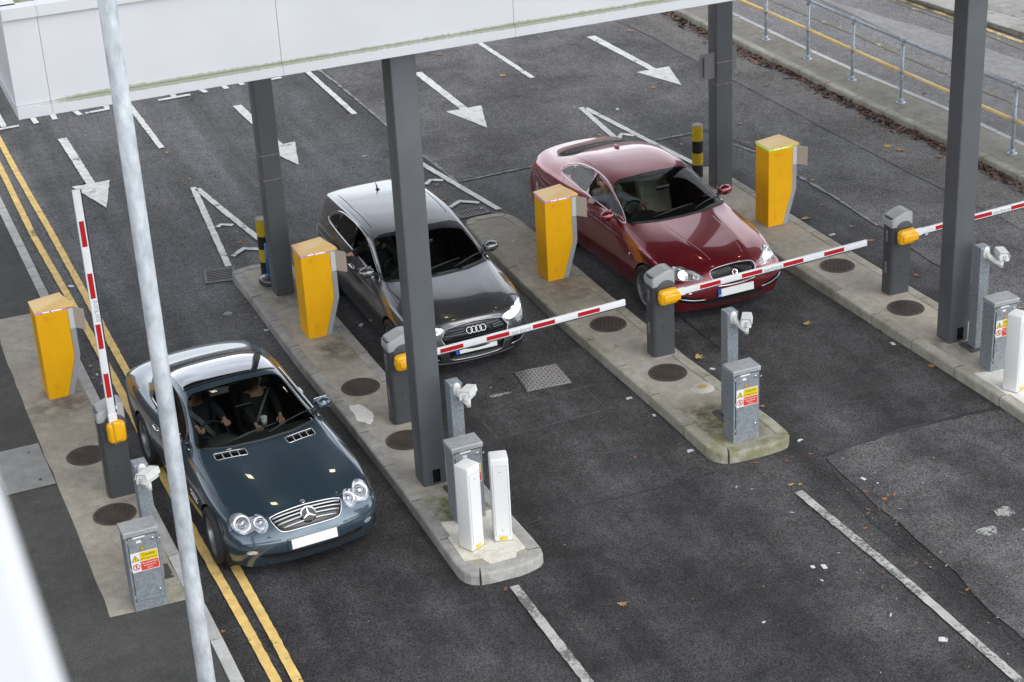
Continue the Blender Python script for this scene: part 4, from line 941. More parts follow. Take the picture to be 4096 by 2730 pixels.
I4p = [(12.70, 15.98), (13.42, 15.98), (13.76, 16.0), (13.74, 16.6), (13.63, 18.2), (13.53, 20.2), (13.44, 22.3), (13.40, 24.5), (13.35, 25.6), (12.62, 25.65), (12.47, 25.2), (12.45, 23.5), (12.46, 21.9), (12.53, 20.5), (12.59, 19), (12.64, 18.1), (12.69, 17)]
CS4 = concrete('island_concrete_worn', (0.350, 0.320, 0.265), (0.502, 0.459, 0.388), [(13.1, 18.3, .5, .4, (.13, .125, .10), .8), (12.9, 20.4, .4, .6, (.34, .31, .28), .6)])
isl4 = island(I4p, {0: .3, 2: .35, 8: .15, 9: .3}, CS4, KS, 7)
sheet('new_concrete', [(12.82, 16.3), (12.78, 17.5), (13.0, 17.45), (13.55, 17.42), (13.62, 16.3)], concrete('new_concrete', (0.625, 0.613, 0.562), (0.750, 0.737, 0.675)), .1385, isl4, jit=.004, step=.12)
# right-hand kerbed strip under the railing
I5 = [(16.95, 10), (17.55, 16), (17.40, 20), (17.28, 22.7), (17.24, 24), (17.15, 25.7), (17.05, 27.2), (17.01, 29), (16.93, 30.8), (16.86, 33), (16.80, 37), (16.75, 60)]
I5 = [(17.62, 12), (17.48, 18), (17.28, 22.7), (17.24, 24), (17.15, 25.7), (17.05, 27.2), (17.01, 29), (16.93, 30.8), (16.86, 33), (16.80, 37), (16.75, 50)]
I5b = [(17.65, 50), (17.72, 37), (17.78, 33.1), (17.85, 30.3), (17.93, 28.7), (18.07, 27.2), (18.17, 26), (18.24, 24), (18.40, 20), (18.6, 12)]
CS5 = concrete('strip_concrete', (0.196, 0.184, 0.155), (0.299, 0.287, 0.259), [(17.5, 28, .4, 8, (.15, .14, .11), .6)], scale=.9)
s5 = sheet('kerbed_strip', [(x+.13, y) for x, y in I5] + [(x-.10, y) for x, y in I5b], CS5, .134, None); s5['kind'] = 'structure'
kerbstones(s5, I5, .15, .14, KD, closed=False, side=-1, seed=9); kerbstones(s5, I5b[::-1], .12, .14, KL, closed=False, side=1, seed=10)
# left footway
LK = [(2.80, 8), (2.795, 14), (2.775, 16), (2.74, 18), (2.71, 19.5), (2.665, 22), (2.645, 24), (2.63, 26), (2.60, 28.8), (2.565, 33), (2.5, 40), (2.3, 60)]
lf = sheet('footway', [(-9, 2), (2.68, 2)] + [(x-.12, y) for x, y in LK] + [(-9, 60)], A_path, .134, None); lf['kind'] = 'structure'
kerbstones(lf, LK, .13, .14, KL, closed=False, side=1, seed=12, bev=.012, gap=.016)
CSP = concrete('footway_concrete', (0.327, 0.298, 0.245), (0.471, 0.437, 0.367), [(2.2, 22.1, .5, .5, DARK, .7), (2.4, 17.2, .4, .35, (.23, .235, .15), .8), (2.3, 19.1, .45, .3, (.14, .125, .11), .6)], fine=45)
sheet('concrete_pad', [(1.80, 16.95), (2.62, 16.93), (2.60, 19), (2.56, 21), (2.53, 23), (2.50, 25.12), (1.83, 25.12), (1.74, 24.3), (1.75, 21.8), (1.78, 20.0)], CSP, .1375, lf, jit=.01)
# the road beyond the railing
A_far = asphalt('asphalt_far', (.15, .147, .150), (.21, .205, .207), .7, 80, .8, .12, .5)
far_ = sheet('far_road', [(17.8, 60), (17.9, 33), (18.1, 28), (18.25, 24), (18.45, 20), (18.7, 12), (23.5, 12), (22.2, 26), (21.84, 29), (21.5, 32.3), (21.0, 40), (20.0, 60)], A_far, .016, None); far_['kind'] = 'structure'
far_.name = 'far_road'
sheet('smooth_band', [(19.5, 50), (19.75, 36), (19.95, 32.5), (19.85, 29), (20.06, 27.6), (20.2, 26.6), (20.6, 20), (21.6, 20), (21.1, 26.5), (20.9, 28.7), (20.6, 30.5), (20.0, 33.4), (19.9, 50)], A_smooth, .020, far_, jit=.03)
ribbon('yellow_line', [(20.2, 45), (21.0, 35), (21.28, 32.55), (21.49, 30.85), (21.58, 29.7), (21.68, 28.5), (22.2, 24)], .11, YR, .024, far_)
ribbon('yellow_line', [(20.0, 45), (20.8, 35), (21.10, 32.65), (21.28, 30.56), (21.37, 29.4), (21.42, 28.3), (21.9, 24)], .09, YF, .024, far_)
ribbon('faded_line', [(18.7, 45), (19.0, 35), (19.14, 32.4), (19.26, 30.8), (19.32, 29), (19.40, 27.8), (19.44, 26.4), (19.5, 25), (19.6, 22)], .12, YF, .024, far_, wj=.3, jit=.02)
KB = [(19.9, 50), (21.1, 35), (21.46, 32.3), (21.62, 31), (21.76, 29.9), (21.84, 28.9), (22.1, 26), (22.6, 20)]
ff = sheet('far_footway', [(x+.12, y) for x, y in KB] + [(45, 20), (45, 50)], concrete('slab_joint', (.10, .095, .085), (.13, .12, .11)), .12, None); ff['kind'] = 'structure'
kerbstones(ff, KB, .16, .14, KD, closed=False, side=1, seed=14)
SLB = concrete('paving_slab', (0.300, 0.288, 0.270), (0.396, 0.384, 0.366), scale=2.5)
slab_me = MB().box(-.295, .295, -.44, .44, 0, .03, bev=.008).mesh('paving_slab'); slab_me.materials.append(SLB)
for i in range(9):
    for j in range(7):
        o = bpy.data.objects.new('paving_slab', slab_me); C.objects.link(o); o.parent = ff
        bx, by = 21.98+.215*(i*.9-.2)*-1*-.0, 0
        yy = 32.6-.9*i + (.45 if j % 2 else 0); xx = 22.02 + .605*j - (yy-29.5)*.145*-1*-1
        o.location = (xx, yy, .117+random.uniform(-.002, .002)); o.rotation_euler = (0, 0, R(8.2))
for q in [ground] : pass
# ------------------------------------------------------------------ canopy and its columns
FM = mat('fascia_panel', (.52, .53, .55), .38, col2=(.57, .58, .60), scale=.7)
def algae_mat(name, z_edge, thick):
    """painted panel with algae growing up from the ledge (follows the ledge, wherever the light is)"""
    m = mat(name, (.52, .53, .55), .38, col2=(.57, .58, .60), scale=.7); n = m.node_tree; b = n.nodes['Principled BSDF']; N = n.nodes.new; Lk = n.links.new
    old = b.inputs['Base Color'].links[0].from_socket
    g = N('ShaderNodeNewGeometry'); s = N('ShaderNodeSeparateXYZ'); Lk(g.outputs['Position'], s.inputs[0])
    mp = N('ShaderNodeMapping'); mp.inputs['Scale'].default_value = (9, 9, 2.5); Lk(g.outputs['Position'], mp.inputs[0])
    z = N('ShaderNodeTexNoise'); z.inputs['Scale'].default_value = 3; z.inputs['Detail'].default_value = 8; z.inputs['Roughness'].default_value = .75; Lk(mp.outputs[0], z.inputs['Vector'])
    z2 = N('ShaderNodeTexNoise'); z2.inputs['Scale'].default_value = .6; z2.inputs['Detail'].default_value = 3; Lk(g.outputs['Position'], z2.inputs['Vector'])
    def ma(op, a, c):
        q = N('ShaderNodeMath'); q.operation = op
        for k, v in enumerate((a, c)):
            if isinstance(v, (int, float)): q.inputs[k].default_value = v
            else: Lk(v, q.inputs[k])
        return q.outputs[0]
    h = ma('DIVIDE', ma('SUBTRACT', s.outputs[2], z_edge), thick)
    xf = N('ShaderNodeMapRange'); Lk(s.outputs[0], xf.inputs[0]); xf.inputs[1].default_value = 2.0; xf.inputs[2].default_value = 2.35; xf.inputs[3].default_value = -.45; xf.inputs[4].default_value = .12
    v = ma('ADD', ma('ADD', ma('MULTIPLY', z.outputs[0], 1.3), ma('MULTIPLY', z2.outputs[0], .8)), xf.outputs[0])
    v = ma('SUBTRACT', v, ma('ADD', ma('ABSOLUTE', h, 0), .45))
    r = N('ShaderNodeMapRange'); Lk(v, r.inputs[0]); r.inputs[1].default_value = 0.0; r.inputs[2].default_value = .35; r.inputs[4].default_value = .72
    x = N('ShaderNodeMix'); x.data_type = 'RGBA'; Lk(r.outputs[0], x.inputs[0]); Lk(old, x.inputs[6]); x.inputs[7].default_value = (.20, .21, .10, 1); Lk(x.outputs[2], b.inputs['Base Color'])
    return m
FA = algae_mat('fascia_panel_algae', 5.525, .05); FA2 = algae_mat('fascia_ledge_algae', 5.52, .03)
CY0, CX0, CX1, CY1 = 17.55, 1.80, 21.0, 25.2
can = empty('canopy', (CX0, CY0, 5.4), 0, 'flat canopy with a white fascia over the lanes, on dark grey square columns', 'canopy')
def cp(mb, name, m, **k):
    o = mb.build(name, m, None, **k); o.parent = can; o.matrix_parent_inverse = T(-CX0, -CY0, -5.4); return o
seams = [CX0, 2.125, 4.40, 6.88, 9.36, 11.84, 14.32, 16.8, 19.3, CX1]
for i, (a, b) in enumerate(zip(seams, seams[1:])):
    cp(MB().box(a+.0018, b-.0018, CY0+.028, CY0+.075, 5.53, 6.358, bev=.003), 'fascia_panel', FA)
    cp(MB().box(a+.0015, b-.0015, CY0, CY0+.10, 5.405, 5.52, bev=.003).box(a+.0015, b-.0015, CY0+.004, CY0+.07, 5.519, 5.529), 'fascia_ledge', FA2)
    cp(MB().box(a+.0015, b-.0015, CY0-.012, CY0+.16, 6.36, 6.475, bev=.004), 'coping', FM)
sy = [CY0+.10, 20.0, 22.5, CY1]
for a, b in zip(sy, sy[1:]):
    cp(MB().box(CX0+.028, CX0+.075, a+.004, b-.004, 5.53, 6.358, bev=.003), 'side_panel', FA)
    cp(MB().box(CX0, CX0+.10, a+.003, b-.003, 5.405, 5.525, bev=.003), 'side_ledge', FA2)
    cp(MB().box(CX0-.012, CX0+.16, a+.003, b-.003, 6.36, 6.475, bev=.004), 'side_coping', FM)
cp(MB().box(CX0+.08, CX1, CY0+.040, CY0+.070, 5.54, 6.35).box(CX0+.08, CX1, CY0+.006, CY0+.09, 5.41, 5.515).box(CX0+.08, CX1, CY0-.006, CY0+.15, 6.364, 6.471), 'backing_panel', FM)
cp(MB().box(CX0+.1, CX1, CY1-.05, CY1, 5.405, 6.45), 'rear_panel', FM)
SO = mat('soffit', (.16, .165, .17), .55, var=.1)
cp(MB().box(CX0+.10, CX1, CY0+.10, CY1-.05, 5.44, 5.50), 'soffit', SO)
for y in (18.1, 24.4): cp(MB().box(CX0+.1, CX1, y-.12, y+.12, 5.30, 5.44), 'beam', SO)
for x in (5.73, 9.35, 13.07, 16.8): cp(MB().box(x-.10, x+.10, 18.23, 24.27, 5.31, 5.44), 'beam', SO)
RF = mat('mossy_roof_sheet', (.45, .45, .36), .7, col2=(.17, .18, .07), scale=3.5)
rm = MB(); x = CX0+.17
while x < CX1-.1:
    rm.box(x, x+.09, CY0+.30, CY1-.06, 6.34, 6.385, bev=.008); x += .25
cp(rm, 'roof_ribs', RF); cp(MB().box(CX0+.16, CX1, CY0+.16, CY1-.06, 6.30, 6.345), 'roof_sheet', RF)
cp(MB().box(CX0+.16, CX1, CY0+.161, CY0+.30, 6.346, 6.375), 'gutter_edge', mat('gutter_moss', (.30, .30, .17), .9, col2=(.14, .15, .06), scale=6))
LT = mat('lamp_panel', (1, .9, .7), .4, emit=(1, .80, .52), estr=14)
for x in (4.3, 7.6, 11.2, 14.9):
    for y in (19.7, 22.3):
        l = cp(MB().box(x-.16, x+.16, y-.16, y+.16, 5.40, 5.438, bev=.006), 'downlight', M_['satin'])
        q = MB().box(x-.12, x+.12, y-.12, y+.12, 5.392, 5.40).build('lamp_panel', LT, None); q.parent = l
CM = mat('column_paint', (.088, .095, .104), .42, col2=(.102, .110, .12), scale=2.0, spec=.5)
ST = mat('steel_strap', (.30, .26, .21), .4, .8)
def column(x, y, ang, w=.285, door=False, straps=()):
    mb = MB(); mb.box(0, w, 0, w, 0, 5.30-.134, bev=.016, seg=3)
    o = mb.build('column', CM, None, angle=40); o.parent = can; o.matrix_parent_inverse = T(-CX0, -CY0, -5.4)
    o.location = (x, y, .134); o.rotation_euler = (0, 0, R(ang))
    if door:
        f = MB()
        for a, b, c_, d in ((.10, .112, .0, .20), (.208, .22, .0, .20), (.112, .208, .188, .20), (.112, .208, .0, .012)): f.box(a, b, -.008, .0, c_+.02, d+.02)
        f.build('access_frame', CM, o); MB().box(.112, .208, -.002, .03, .032, .208).build('access_opening', M_['gloss_black'], o)
    for z in straps:
        s = MB()
        e = .003
        s.box(-e, w+e, -e, 0, z, z+.014).box(-e, w+e, w, w+e, z, z+.014).box(-e, 0, 0, w, z, z+.014).box(w, w+e, 0, w, z, z+.014).box(w*.52, w*.66, -.010, -.003, z-.006, z+.020)
        s.build('strap', ST, o)
    return o
column(5.64, 17.98, 1.2, .287, True)
column(12.975, 18.33, 1.2, .287, True)
column(5.575, 24.0, 1.0, .27, straps=(2.10, 1.74))
column(12.905, 24.60, 1.0, .28, straps=(2.06, 1.71))
sb = MB().box(0, .012, -.02, .30, 0, .41, bev=.003).box(.012, .05, .05, .07, .05, .36).build('road_sign', mat('sign_back_grey', (.16, .16, .165), .5), None, loc=(12.845, 24.55, 1.95), rot=(0, 0, R(90)))
sb.location = (12.63, 24.62, 1.955); sb.rotation_euler = (0, 0, R(-83)); tag(sb, 'small grey sign strapped to the left side of the column behind the saloon', 'sign')
sb2 = MB().box(0, .012, -.02, .22, 0, .40, bev=.003).build('road_sign', bpy.data.materials['sign_back_grey'], None, loc=(13.20, 24.78, 1.95), rot=(0, 0, R(-60))); tag(sb2, 'sliver of a grey sign right of the column behind the saloon', 'sign')
# ------------------------------------------------------------------ lamp post, parapet
GV = mat('galvanised_steel', (.44, .48, .52), .45, .3, col2=(.76, .80, .84), scale=9, bump=.15, bscale=30, det=8)
def streaky(m):
    n = m.node_tree
    for q in n.nodes:
        if q.type == 'TEX_NOISE' and abs(q.inputs['Scale'].default_value-9) < .1:
            mp = n.nodes.new('ShaderNodeMapping'); mp.inputs['Scale'].default_value = (1, 1, .45); src = q.inputs['Vector'].links[0].from_socket
            n.links.new(src, mp.inputs[0]); n.links.new(mp.outputs[0], q.inputs['Vector'])
    return m
streaky(GV)
lp = empty('lamp_post', (2.378, 15.0, .134), 0, 'tall galvanised steel lamp post in front of the teal grey coupe', 'lamp post')
MB().cyl((0, 0, 0), (0, 0, 1.3), .084, n=40).lathe([(.084, 1.3), (.079, 1.4)], 40).cyl((0, 0, 1.4), (0, 0, 12), .079, .070, n=40).build('pole', GV, lp, angle=40)
MB().box(-.18, .18, -.18, .18, 0, .02, bev=.004).build('base_plate', GV, lp)
MB().tube([(0, 0, 12), (.02, .1, 12.3), (.1, .6, 12.5), (.2, 1.3, 12.55)], .035, 12).build('arm', GV, lp, True)
MB().box(-.14, .14, -.3, .35, -.06, .06, bev=.04, seg=2).build('lamp_head', GV, lp, loc=(.22, 1.6, 12.55), angle=40)
pr = MB().box(-.45, .085, -1.2, 3.2, 10.24, 10.30, bev=.025, seg=3).box(-.30, -.24, -1.0, 3.0, 9.2, 10.24).build('parapet_rail', mat('white_gloss_paint', (.64, .655, .68), .35), None, angle=40)
tag(pr, 'white painted parapet rail close to the viewer at the bottom left, out of focus', 'railing')
# ------------------------------------------------------------------ pedestrian railing
rl = empty('guard_railing', (17.53, 28.18, .134), 0, 'tubular guard railing with grey top rail and yellow middle rail on the kerbed strip', 'railing')
RG = mat('railing_grey', (.34, .38, .42), .45, .2, var=.2, scale=14); RYL = mat('railing_yellow', (.85, .55, .14), .45, col2=(.88, .66, .32), scale=3.5)
pts = [(17.10, 37.0), (17.17, 35.5), (17.25, 34.05), (17.33, 32.6), (17.41, 31.14), (17.48, 29.67), (17.53, 28.18), (17.60, 26.69), (17.68, 25.19), (17.76, 23.68), (17.84, 22.2), (17.92, 20.7), (18.0, 19.2)]
def rp(mb, name, m, **k):
    o = mb.build(name, m, None, **k); o.parent = rl; o.matrix_parent_inverse = T(-17.53, -28.18, -.134); return o
for x, y in pts:
    p = rp(MB().cyl((x, y, .14), (x, y, 1.25), .029, n=14), 'post', RG, smooth=True)
    for nm, mb in (('foot_flange', MB().cyl((x, y, .134), (x, y, .146), .085, n=18).cyl((x, y, .146), (x, y, .22), .040, n=14)), ('fitting', MB().cyl((x, y, .66), (x, y, .75), .040, n=14).cyl((x-.02, y-.045, .705), (x+.02, y+.045, .705), .040, n=12)), ('fitting', MB().cyl((x, y, 1.18), (x, y, 1.235), .040, n=14).cyl((x-.002, y-.06, 1.262), (x+.002, y+.06, 1.262), .041, n=12))):
        q = mb.build(nm, RG, None, smooth=True); q.parent = p
for (x0, y0), (x1, y1) in zip(pts, pts[1:]):
    rp(MB().cyl((x0, y0, 1.262), (x1, y1, 1.262), .029, n=14), 'top_rail', RG, smooth=True)
    rp(MB().cyl((x0, y0, .705), (x1, y1, .705), .030, n=14), 'middle_rail', RYL, smooth=True)


# ------------------------------------------------------------------ added brick blocks out of view, put there to darken the car reflections
BK = mat('brick_facade', (.14, .10, .08), .85, col2=(.19, .145, .12), scale=12); WG = mat('dark_window', (.03, .035, .04), .1, coat=1)
me_w = MB().box(-1.1, 1.1, -.04, 0, 0, 1.7).mesh('window'); me_w.materials.append(WG)
def block(name, x, y, ang, length, h, label, nw, depth=12):
    b = empty(name, (x, y, 0), R(ang), label, 'added building')
    MB().box(0, length, 0, depth, 0, h).build('wall', BK, b); MB().box(-.2, length+.2, -.25, depth+.2, h, h+.5).build('roof', FM, b)
    for k in range(int(h//3.5)):
        for j in range(nw):
            o = bpy.data.objects.new('window', me_w); C.objects.link(o); o.parent = b; o.location = ((j+.5)*length/nw, -.005, 1.2+3.5*k)
block('added_side_block', -9.5, 2, 90, 56, 5.5, 'added unseen low brick block left of the footway, darkening the car sides', 14)
block('added_rear_block', -25, 80, 0, 85, 7.2, 'added unseen brick block far behind the queueing lanes, for car roofs to reflect', 24)
# ------------------------------------------------------------------ ticket machines
YB = mat('machine_yellow', (.86, .43, .003), .5, var=.04, scale=4, spec=.3); YL = mat('machine_lid_sky_sheen', (.95, .56, .09), .4, var=.05, scale=3, spec=.6, coat=.45); YL.node_tree.nodes['Principled BSDF'].inputs['Coat Roughness'].default_value = .22; YL.node_tree.nodes['Principled BSDF'].inputs['Coat IOR'].default_value = 1.8  # lid yellow painted paler than the cabinet, standing in for sky reflection
YD = mat('machine_slit', (.68, .33, .003), .5); GP = mat('machine_grey', (.33, .345, .36), .4); WPn = mat('machine_white', (.62, .63, .62), .4); BG = mat('machine_flap', (.47, .41, .35), .5)
BLU = mat('blue_led', (.1, .1, .9), .4, emit=(.12, .08, .85), estr=1.0); BLW = mat('blue_led_bright', (.6, .7, 1), .4, emit=(.45, .6, 1), estr=2.2)
GRL = mat('green_led', (.1, .9, .2), .4, emit=(.05, .75, .15), estr=.9); GRW = mat('green_led_bright', (.6, 1, .7), .4, emit=(.3, 1, .45), estr=1.8)
XZ = Matrix(((1, 0, 0, 0), (0, 0, 1, 0), (0, 1, 0, 0), (0, 0, 0, 1)))     # prism poly (x,z), extruded along y
def ticket_machine(x, y, ang, label, green=False, flap=(.585, -.11)):
    t = empty('ticket_machine', (x, y, .134), R(ang), label, 'ticket machine', 'yellow ticket machines on the kerbs')
    D = .382
    MB().prism([(0, 0), (.246, 0), (.405, .525), (.405, 1.205), (0, 1.205)], 0, D, XZ, bev=.004).build('cabinet', YB, t)
    MB().prism([(.250, 0), (.326, 0), (.480, .53), (.480, .905), (.409, .905), (.409, .525)], .01, D-.01, XZ, bev=.003).build('side_cladding', GP, t)
    MB().prism([(.409, .912), (.478, .912), (.478, 1.20), (.409, 1.20)], .004, D-.01, XZ, bev=.003).build('reader_panel', WPn, t)
    b = MB(); fx, fy = flap
    b.prism([(.478, .012), (fx, fy), (fx+.006, fy+.004), (.486, .05), (.486, D-.02), (.478, D-.02)], .915, 1.20, None); b.build('card_shield', BG, t)
    mb = MB(); n = 9; top = []; bot = []
    outl = [(-.008, -.012), (.502, -.012)] + [(.502-.10*math.sin(k/n*math.pi/2)**1.6, -.012+(D+.024)*k/n) for k in range(1, n+1)] + [(-.008, D+.012)]
    def tz(px): return 1.238 + .040*min(1, max(0, px/.36)) - .030*max(0, (px-.38)/.12)**2
    bm = mb.bm
    A = [bm.verts.new((px, py, tz(px))) for px, py in outl]; B = [bm.verts.new((px, py, 1.222)) for px, py in outl]; m_ = len(outl)
    cols = [-.008, .1, .2, .3, .36, .42, .46]
    bm.faces.new(B[::-1])
    for i in range(m_): bm.faces.new((A[i], B[i], B[(i+1) % m_], A[(i+1) % m_]))
    f = bm.faces.new(A); bmesh.ops.triangulate(bm, faces=[f]); bmesh.ops.recalc_face_normals(bm, faces=bm.faces)
    mb.build('lid', YL, t)
    lc, lw = (GRL, GRW) if green else (BLU, BLW)
    MB().box(.004, .40, .004, D-.004, 1.205, 1.222).build('light_gap', M_['black'], t)
    MB().box(-.003, .004, .0, D, 1.207, 1.219).box(.004, .40, -.003, .004, 1.207, 1.219).build('light_strip', lc, t)
    mb = MB()
    if green:
        for k in range(18): mb.box(.09+.0125*k, .098+.0125*k, -.006, -.003, 1.209, 1.217)
    else:
        for k in (0, 1, 2, 3, 5, 6, 7, 8, 9, 10): mb.box(.10+.022*k, .114+.022*k, -.006, -.003, 1.209, 1.217)
    mb.build('light_segment', lw, t)
    for z0, xx in ((1.10, .11), (.135, .10)):
        q = MB()
        for k in range(3): q.box(xx, xx+.055, -.004, .001, z0+.024*k, z0+.024*k+.007)
        for k in range(2): q.box(xx+.004, xx+.012, -.003, .001, z0+.008+.024*k, z0+.022+.024*k)
        q.build('vent_slit', YD, t)
    q = MB().cyl((.44, -.001, .15), (.44, .002, .15), .012, n=12); q.bm.free()
    return t
ticket_machine(2.070, 22.275, 1.8, 'leftmost yellow ticket machine, on the pavement behind the raised barrier arm')
ticket_machine(5.582, 22.418, .4, 'yellow ticket machine reached by the dark-sleeved arm from the grey hatchback')
ticket_machine(9.177, 22.622, .2, 'yellow ticket machine that the driver of the red saloon reaches out to')
ticket_machine(12.855, 22.874, .7, 'rightmost yellow ticket machine, with a green light strip', True)
# ------------------------------------------------------------------ barriers
HG = mat('barrier_grey', (.060, .062, .068), .42, var=.08, scale=30); CPm = mat('barrier_cap', (.36, .37, .375), .42); HY = mat('barrier_yellow', (.80, .40, .006), .32, spec=.6)
BW = mat('boom_white', (.72, .73, .74), .4, var=.03); BR = mat('boom_red', (.42, .008, .012), .35); BD = mat('boom_rubber', (.03, .032, .05), .5); TX = mat('grey_print', (.30, .31, .33), .5); TXL = mat('light_print', (.42, .43, .45), .5)
def boom_parts(par, L_=2.86):
    """boom along local +x from the hub, its face towards -y"""
    MB().box(0, L_, -.018, .018, -.043, .043, bev=.008, seg=2).build('boom', BW, par, angle=40)
    b = par.children[-1] if par.children else par
    bo = [c_ for c_ in par.children if c_.name.startswith('boom')][-1]
    MB().box(.16, L_-.01, -.012, .012, -.058, -.043).build('rubber_edge', BD, bo)
    for x0 in (.36, .97, 1.585, 2.20): MB().box(x0, x0+.30, -.0205, -.0185, -.027, .027).build('red_stripe', BR, bo)
    o = link('lettering', text_mesh('parkare', .085, shear=.15), TX, bo, loc=(1.43, -.0188, -.006), rot=(R(90), 0, 0))
    MB().box(.02, .15, -.023, .023, -.049, .049, bev=.006).build('clamp', BW, bo); MB().box(.20, .24, -.020, .020, -.066, -.05).build('bracket', M_['plate'], bo)
    return bo
def barrier(x, y, ang, label, up=False, tilt=1.9):
    t = empty('barrier', (x, y, .134), R(ang), label, 'barrier', 'parking barriers at the lane exits')
    W_, D_ = .31, .235
    prof = rounded([(0, 0), (W_, 0), (W_, D_), (0, D_)], {0: .07, 1: .02, 2: .04, 3: .06}, 6)
    MB().prism(prof, 0, 1.14, None).build('housing', HG, t, angle=35)
    MB().prism([(a*1.04-.006, b*1.05-.006) for a, b in prof], 0, .012).build('base_seal', mat('sealant', (.35, .31, .24), .8) if 'sealant' not in bpy.data.materials else bpy.data.materials['sealant'], t)
    cpf = rounded([(-.008, 1.0), (.318, 1.0), (.318, 1.205), (.20, 1.215), (-.008, 1.13)], {2: .045, 3: .15, 4: .06}, 6)
    MB().prism(cpf, -.010, D_+.008, XZ, bev=.022, seg=3).build('cap', CPm, t, angle=50)
    MB().lathe([(.0, .016), (.128, .016), (.140, .010), (.140, -.02)], 40, T(.185, 0, .945) @ RX(90)).build('hub_plate', HG, t, True)
    for zz in (.86, .40):
        o = link('lettering', text_mesh('CAME', .062), TXL, t, loc=(-.0008, .125, zz), rot=(R(90), R(-90), R(-90))); 
        o.matrix_local = T(-.0008, .118, zz) @ Matrix(((0, 0, -1, 0), (0, -1, 0, 0), (1, 0, 0, 0), (0, 0, 0, 1))) if False else T(-.0008, .118, zz) @ RZ(-90) @ RX(90) @ RZ(90)
    MB().cyl((.135, -.003, .42), (.135, .001, .42), .008, n=10).cyl((.135, -.003, .47), (.135, .001, .47), .003, n=8).cyl((.135, -.003, .37), (.135, .001, .37), .003, n=8).build('keyhole', M_['gloss_black'], t)
    MB().cyl((.17, -.006, .70), (.17, .001, .70), .011, n=12).build('lock', M_['satin'], t)
    h = empty('boom_hub', (.185, -.075, .885 if not up else .90), 0); h.parent = t
    h.rotation_euler = (0, R(-tilt if not up else -90), 0)
    mb = MB(); mb.box(-.140, .13, -.060, .06, -.108, .108, bev=.058, seg=5).ball((-.01, .0, 0), (.140, .072, .104), None, 24, 14).box(-.10, .15, -.078, .02, -.062, .045, bev=.026, seg=4)
    mb.build('hub_cover', HY, h, True)
    MB().box(-.065, -.035, -.071, -.060, -.03, -.022).box(.05, .08, -.048, -.038, .02, .028).build('cover_slot', M_['black'], h)
    boom_parts(h); bo = [c_ for c_ in h.children if c_.name.startswith('boom')][-1]; bo.location = (.085, .0, .02)
    return t
barrier(2.275, 19.37, 1.6, 'leftmost parking barrier, on the pavement, its striped boom raised upright', True)
barrier(5.815, 19.54, 1.0, 'parking barrier half behind the nearest column, boom lowered before the grey hatchback')
barrier(9.425, 19.72, 1.0, 'parking barrier with its lowered boom crossing the nose of the red saloon')
barrier(13.095, 19.93, 1.0, 'rightmost parking barrier, its lowered boom passing behind the right-hand column')
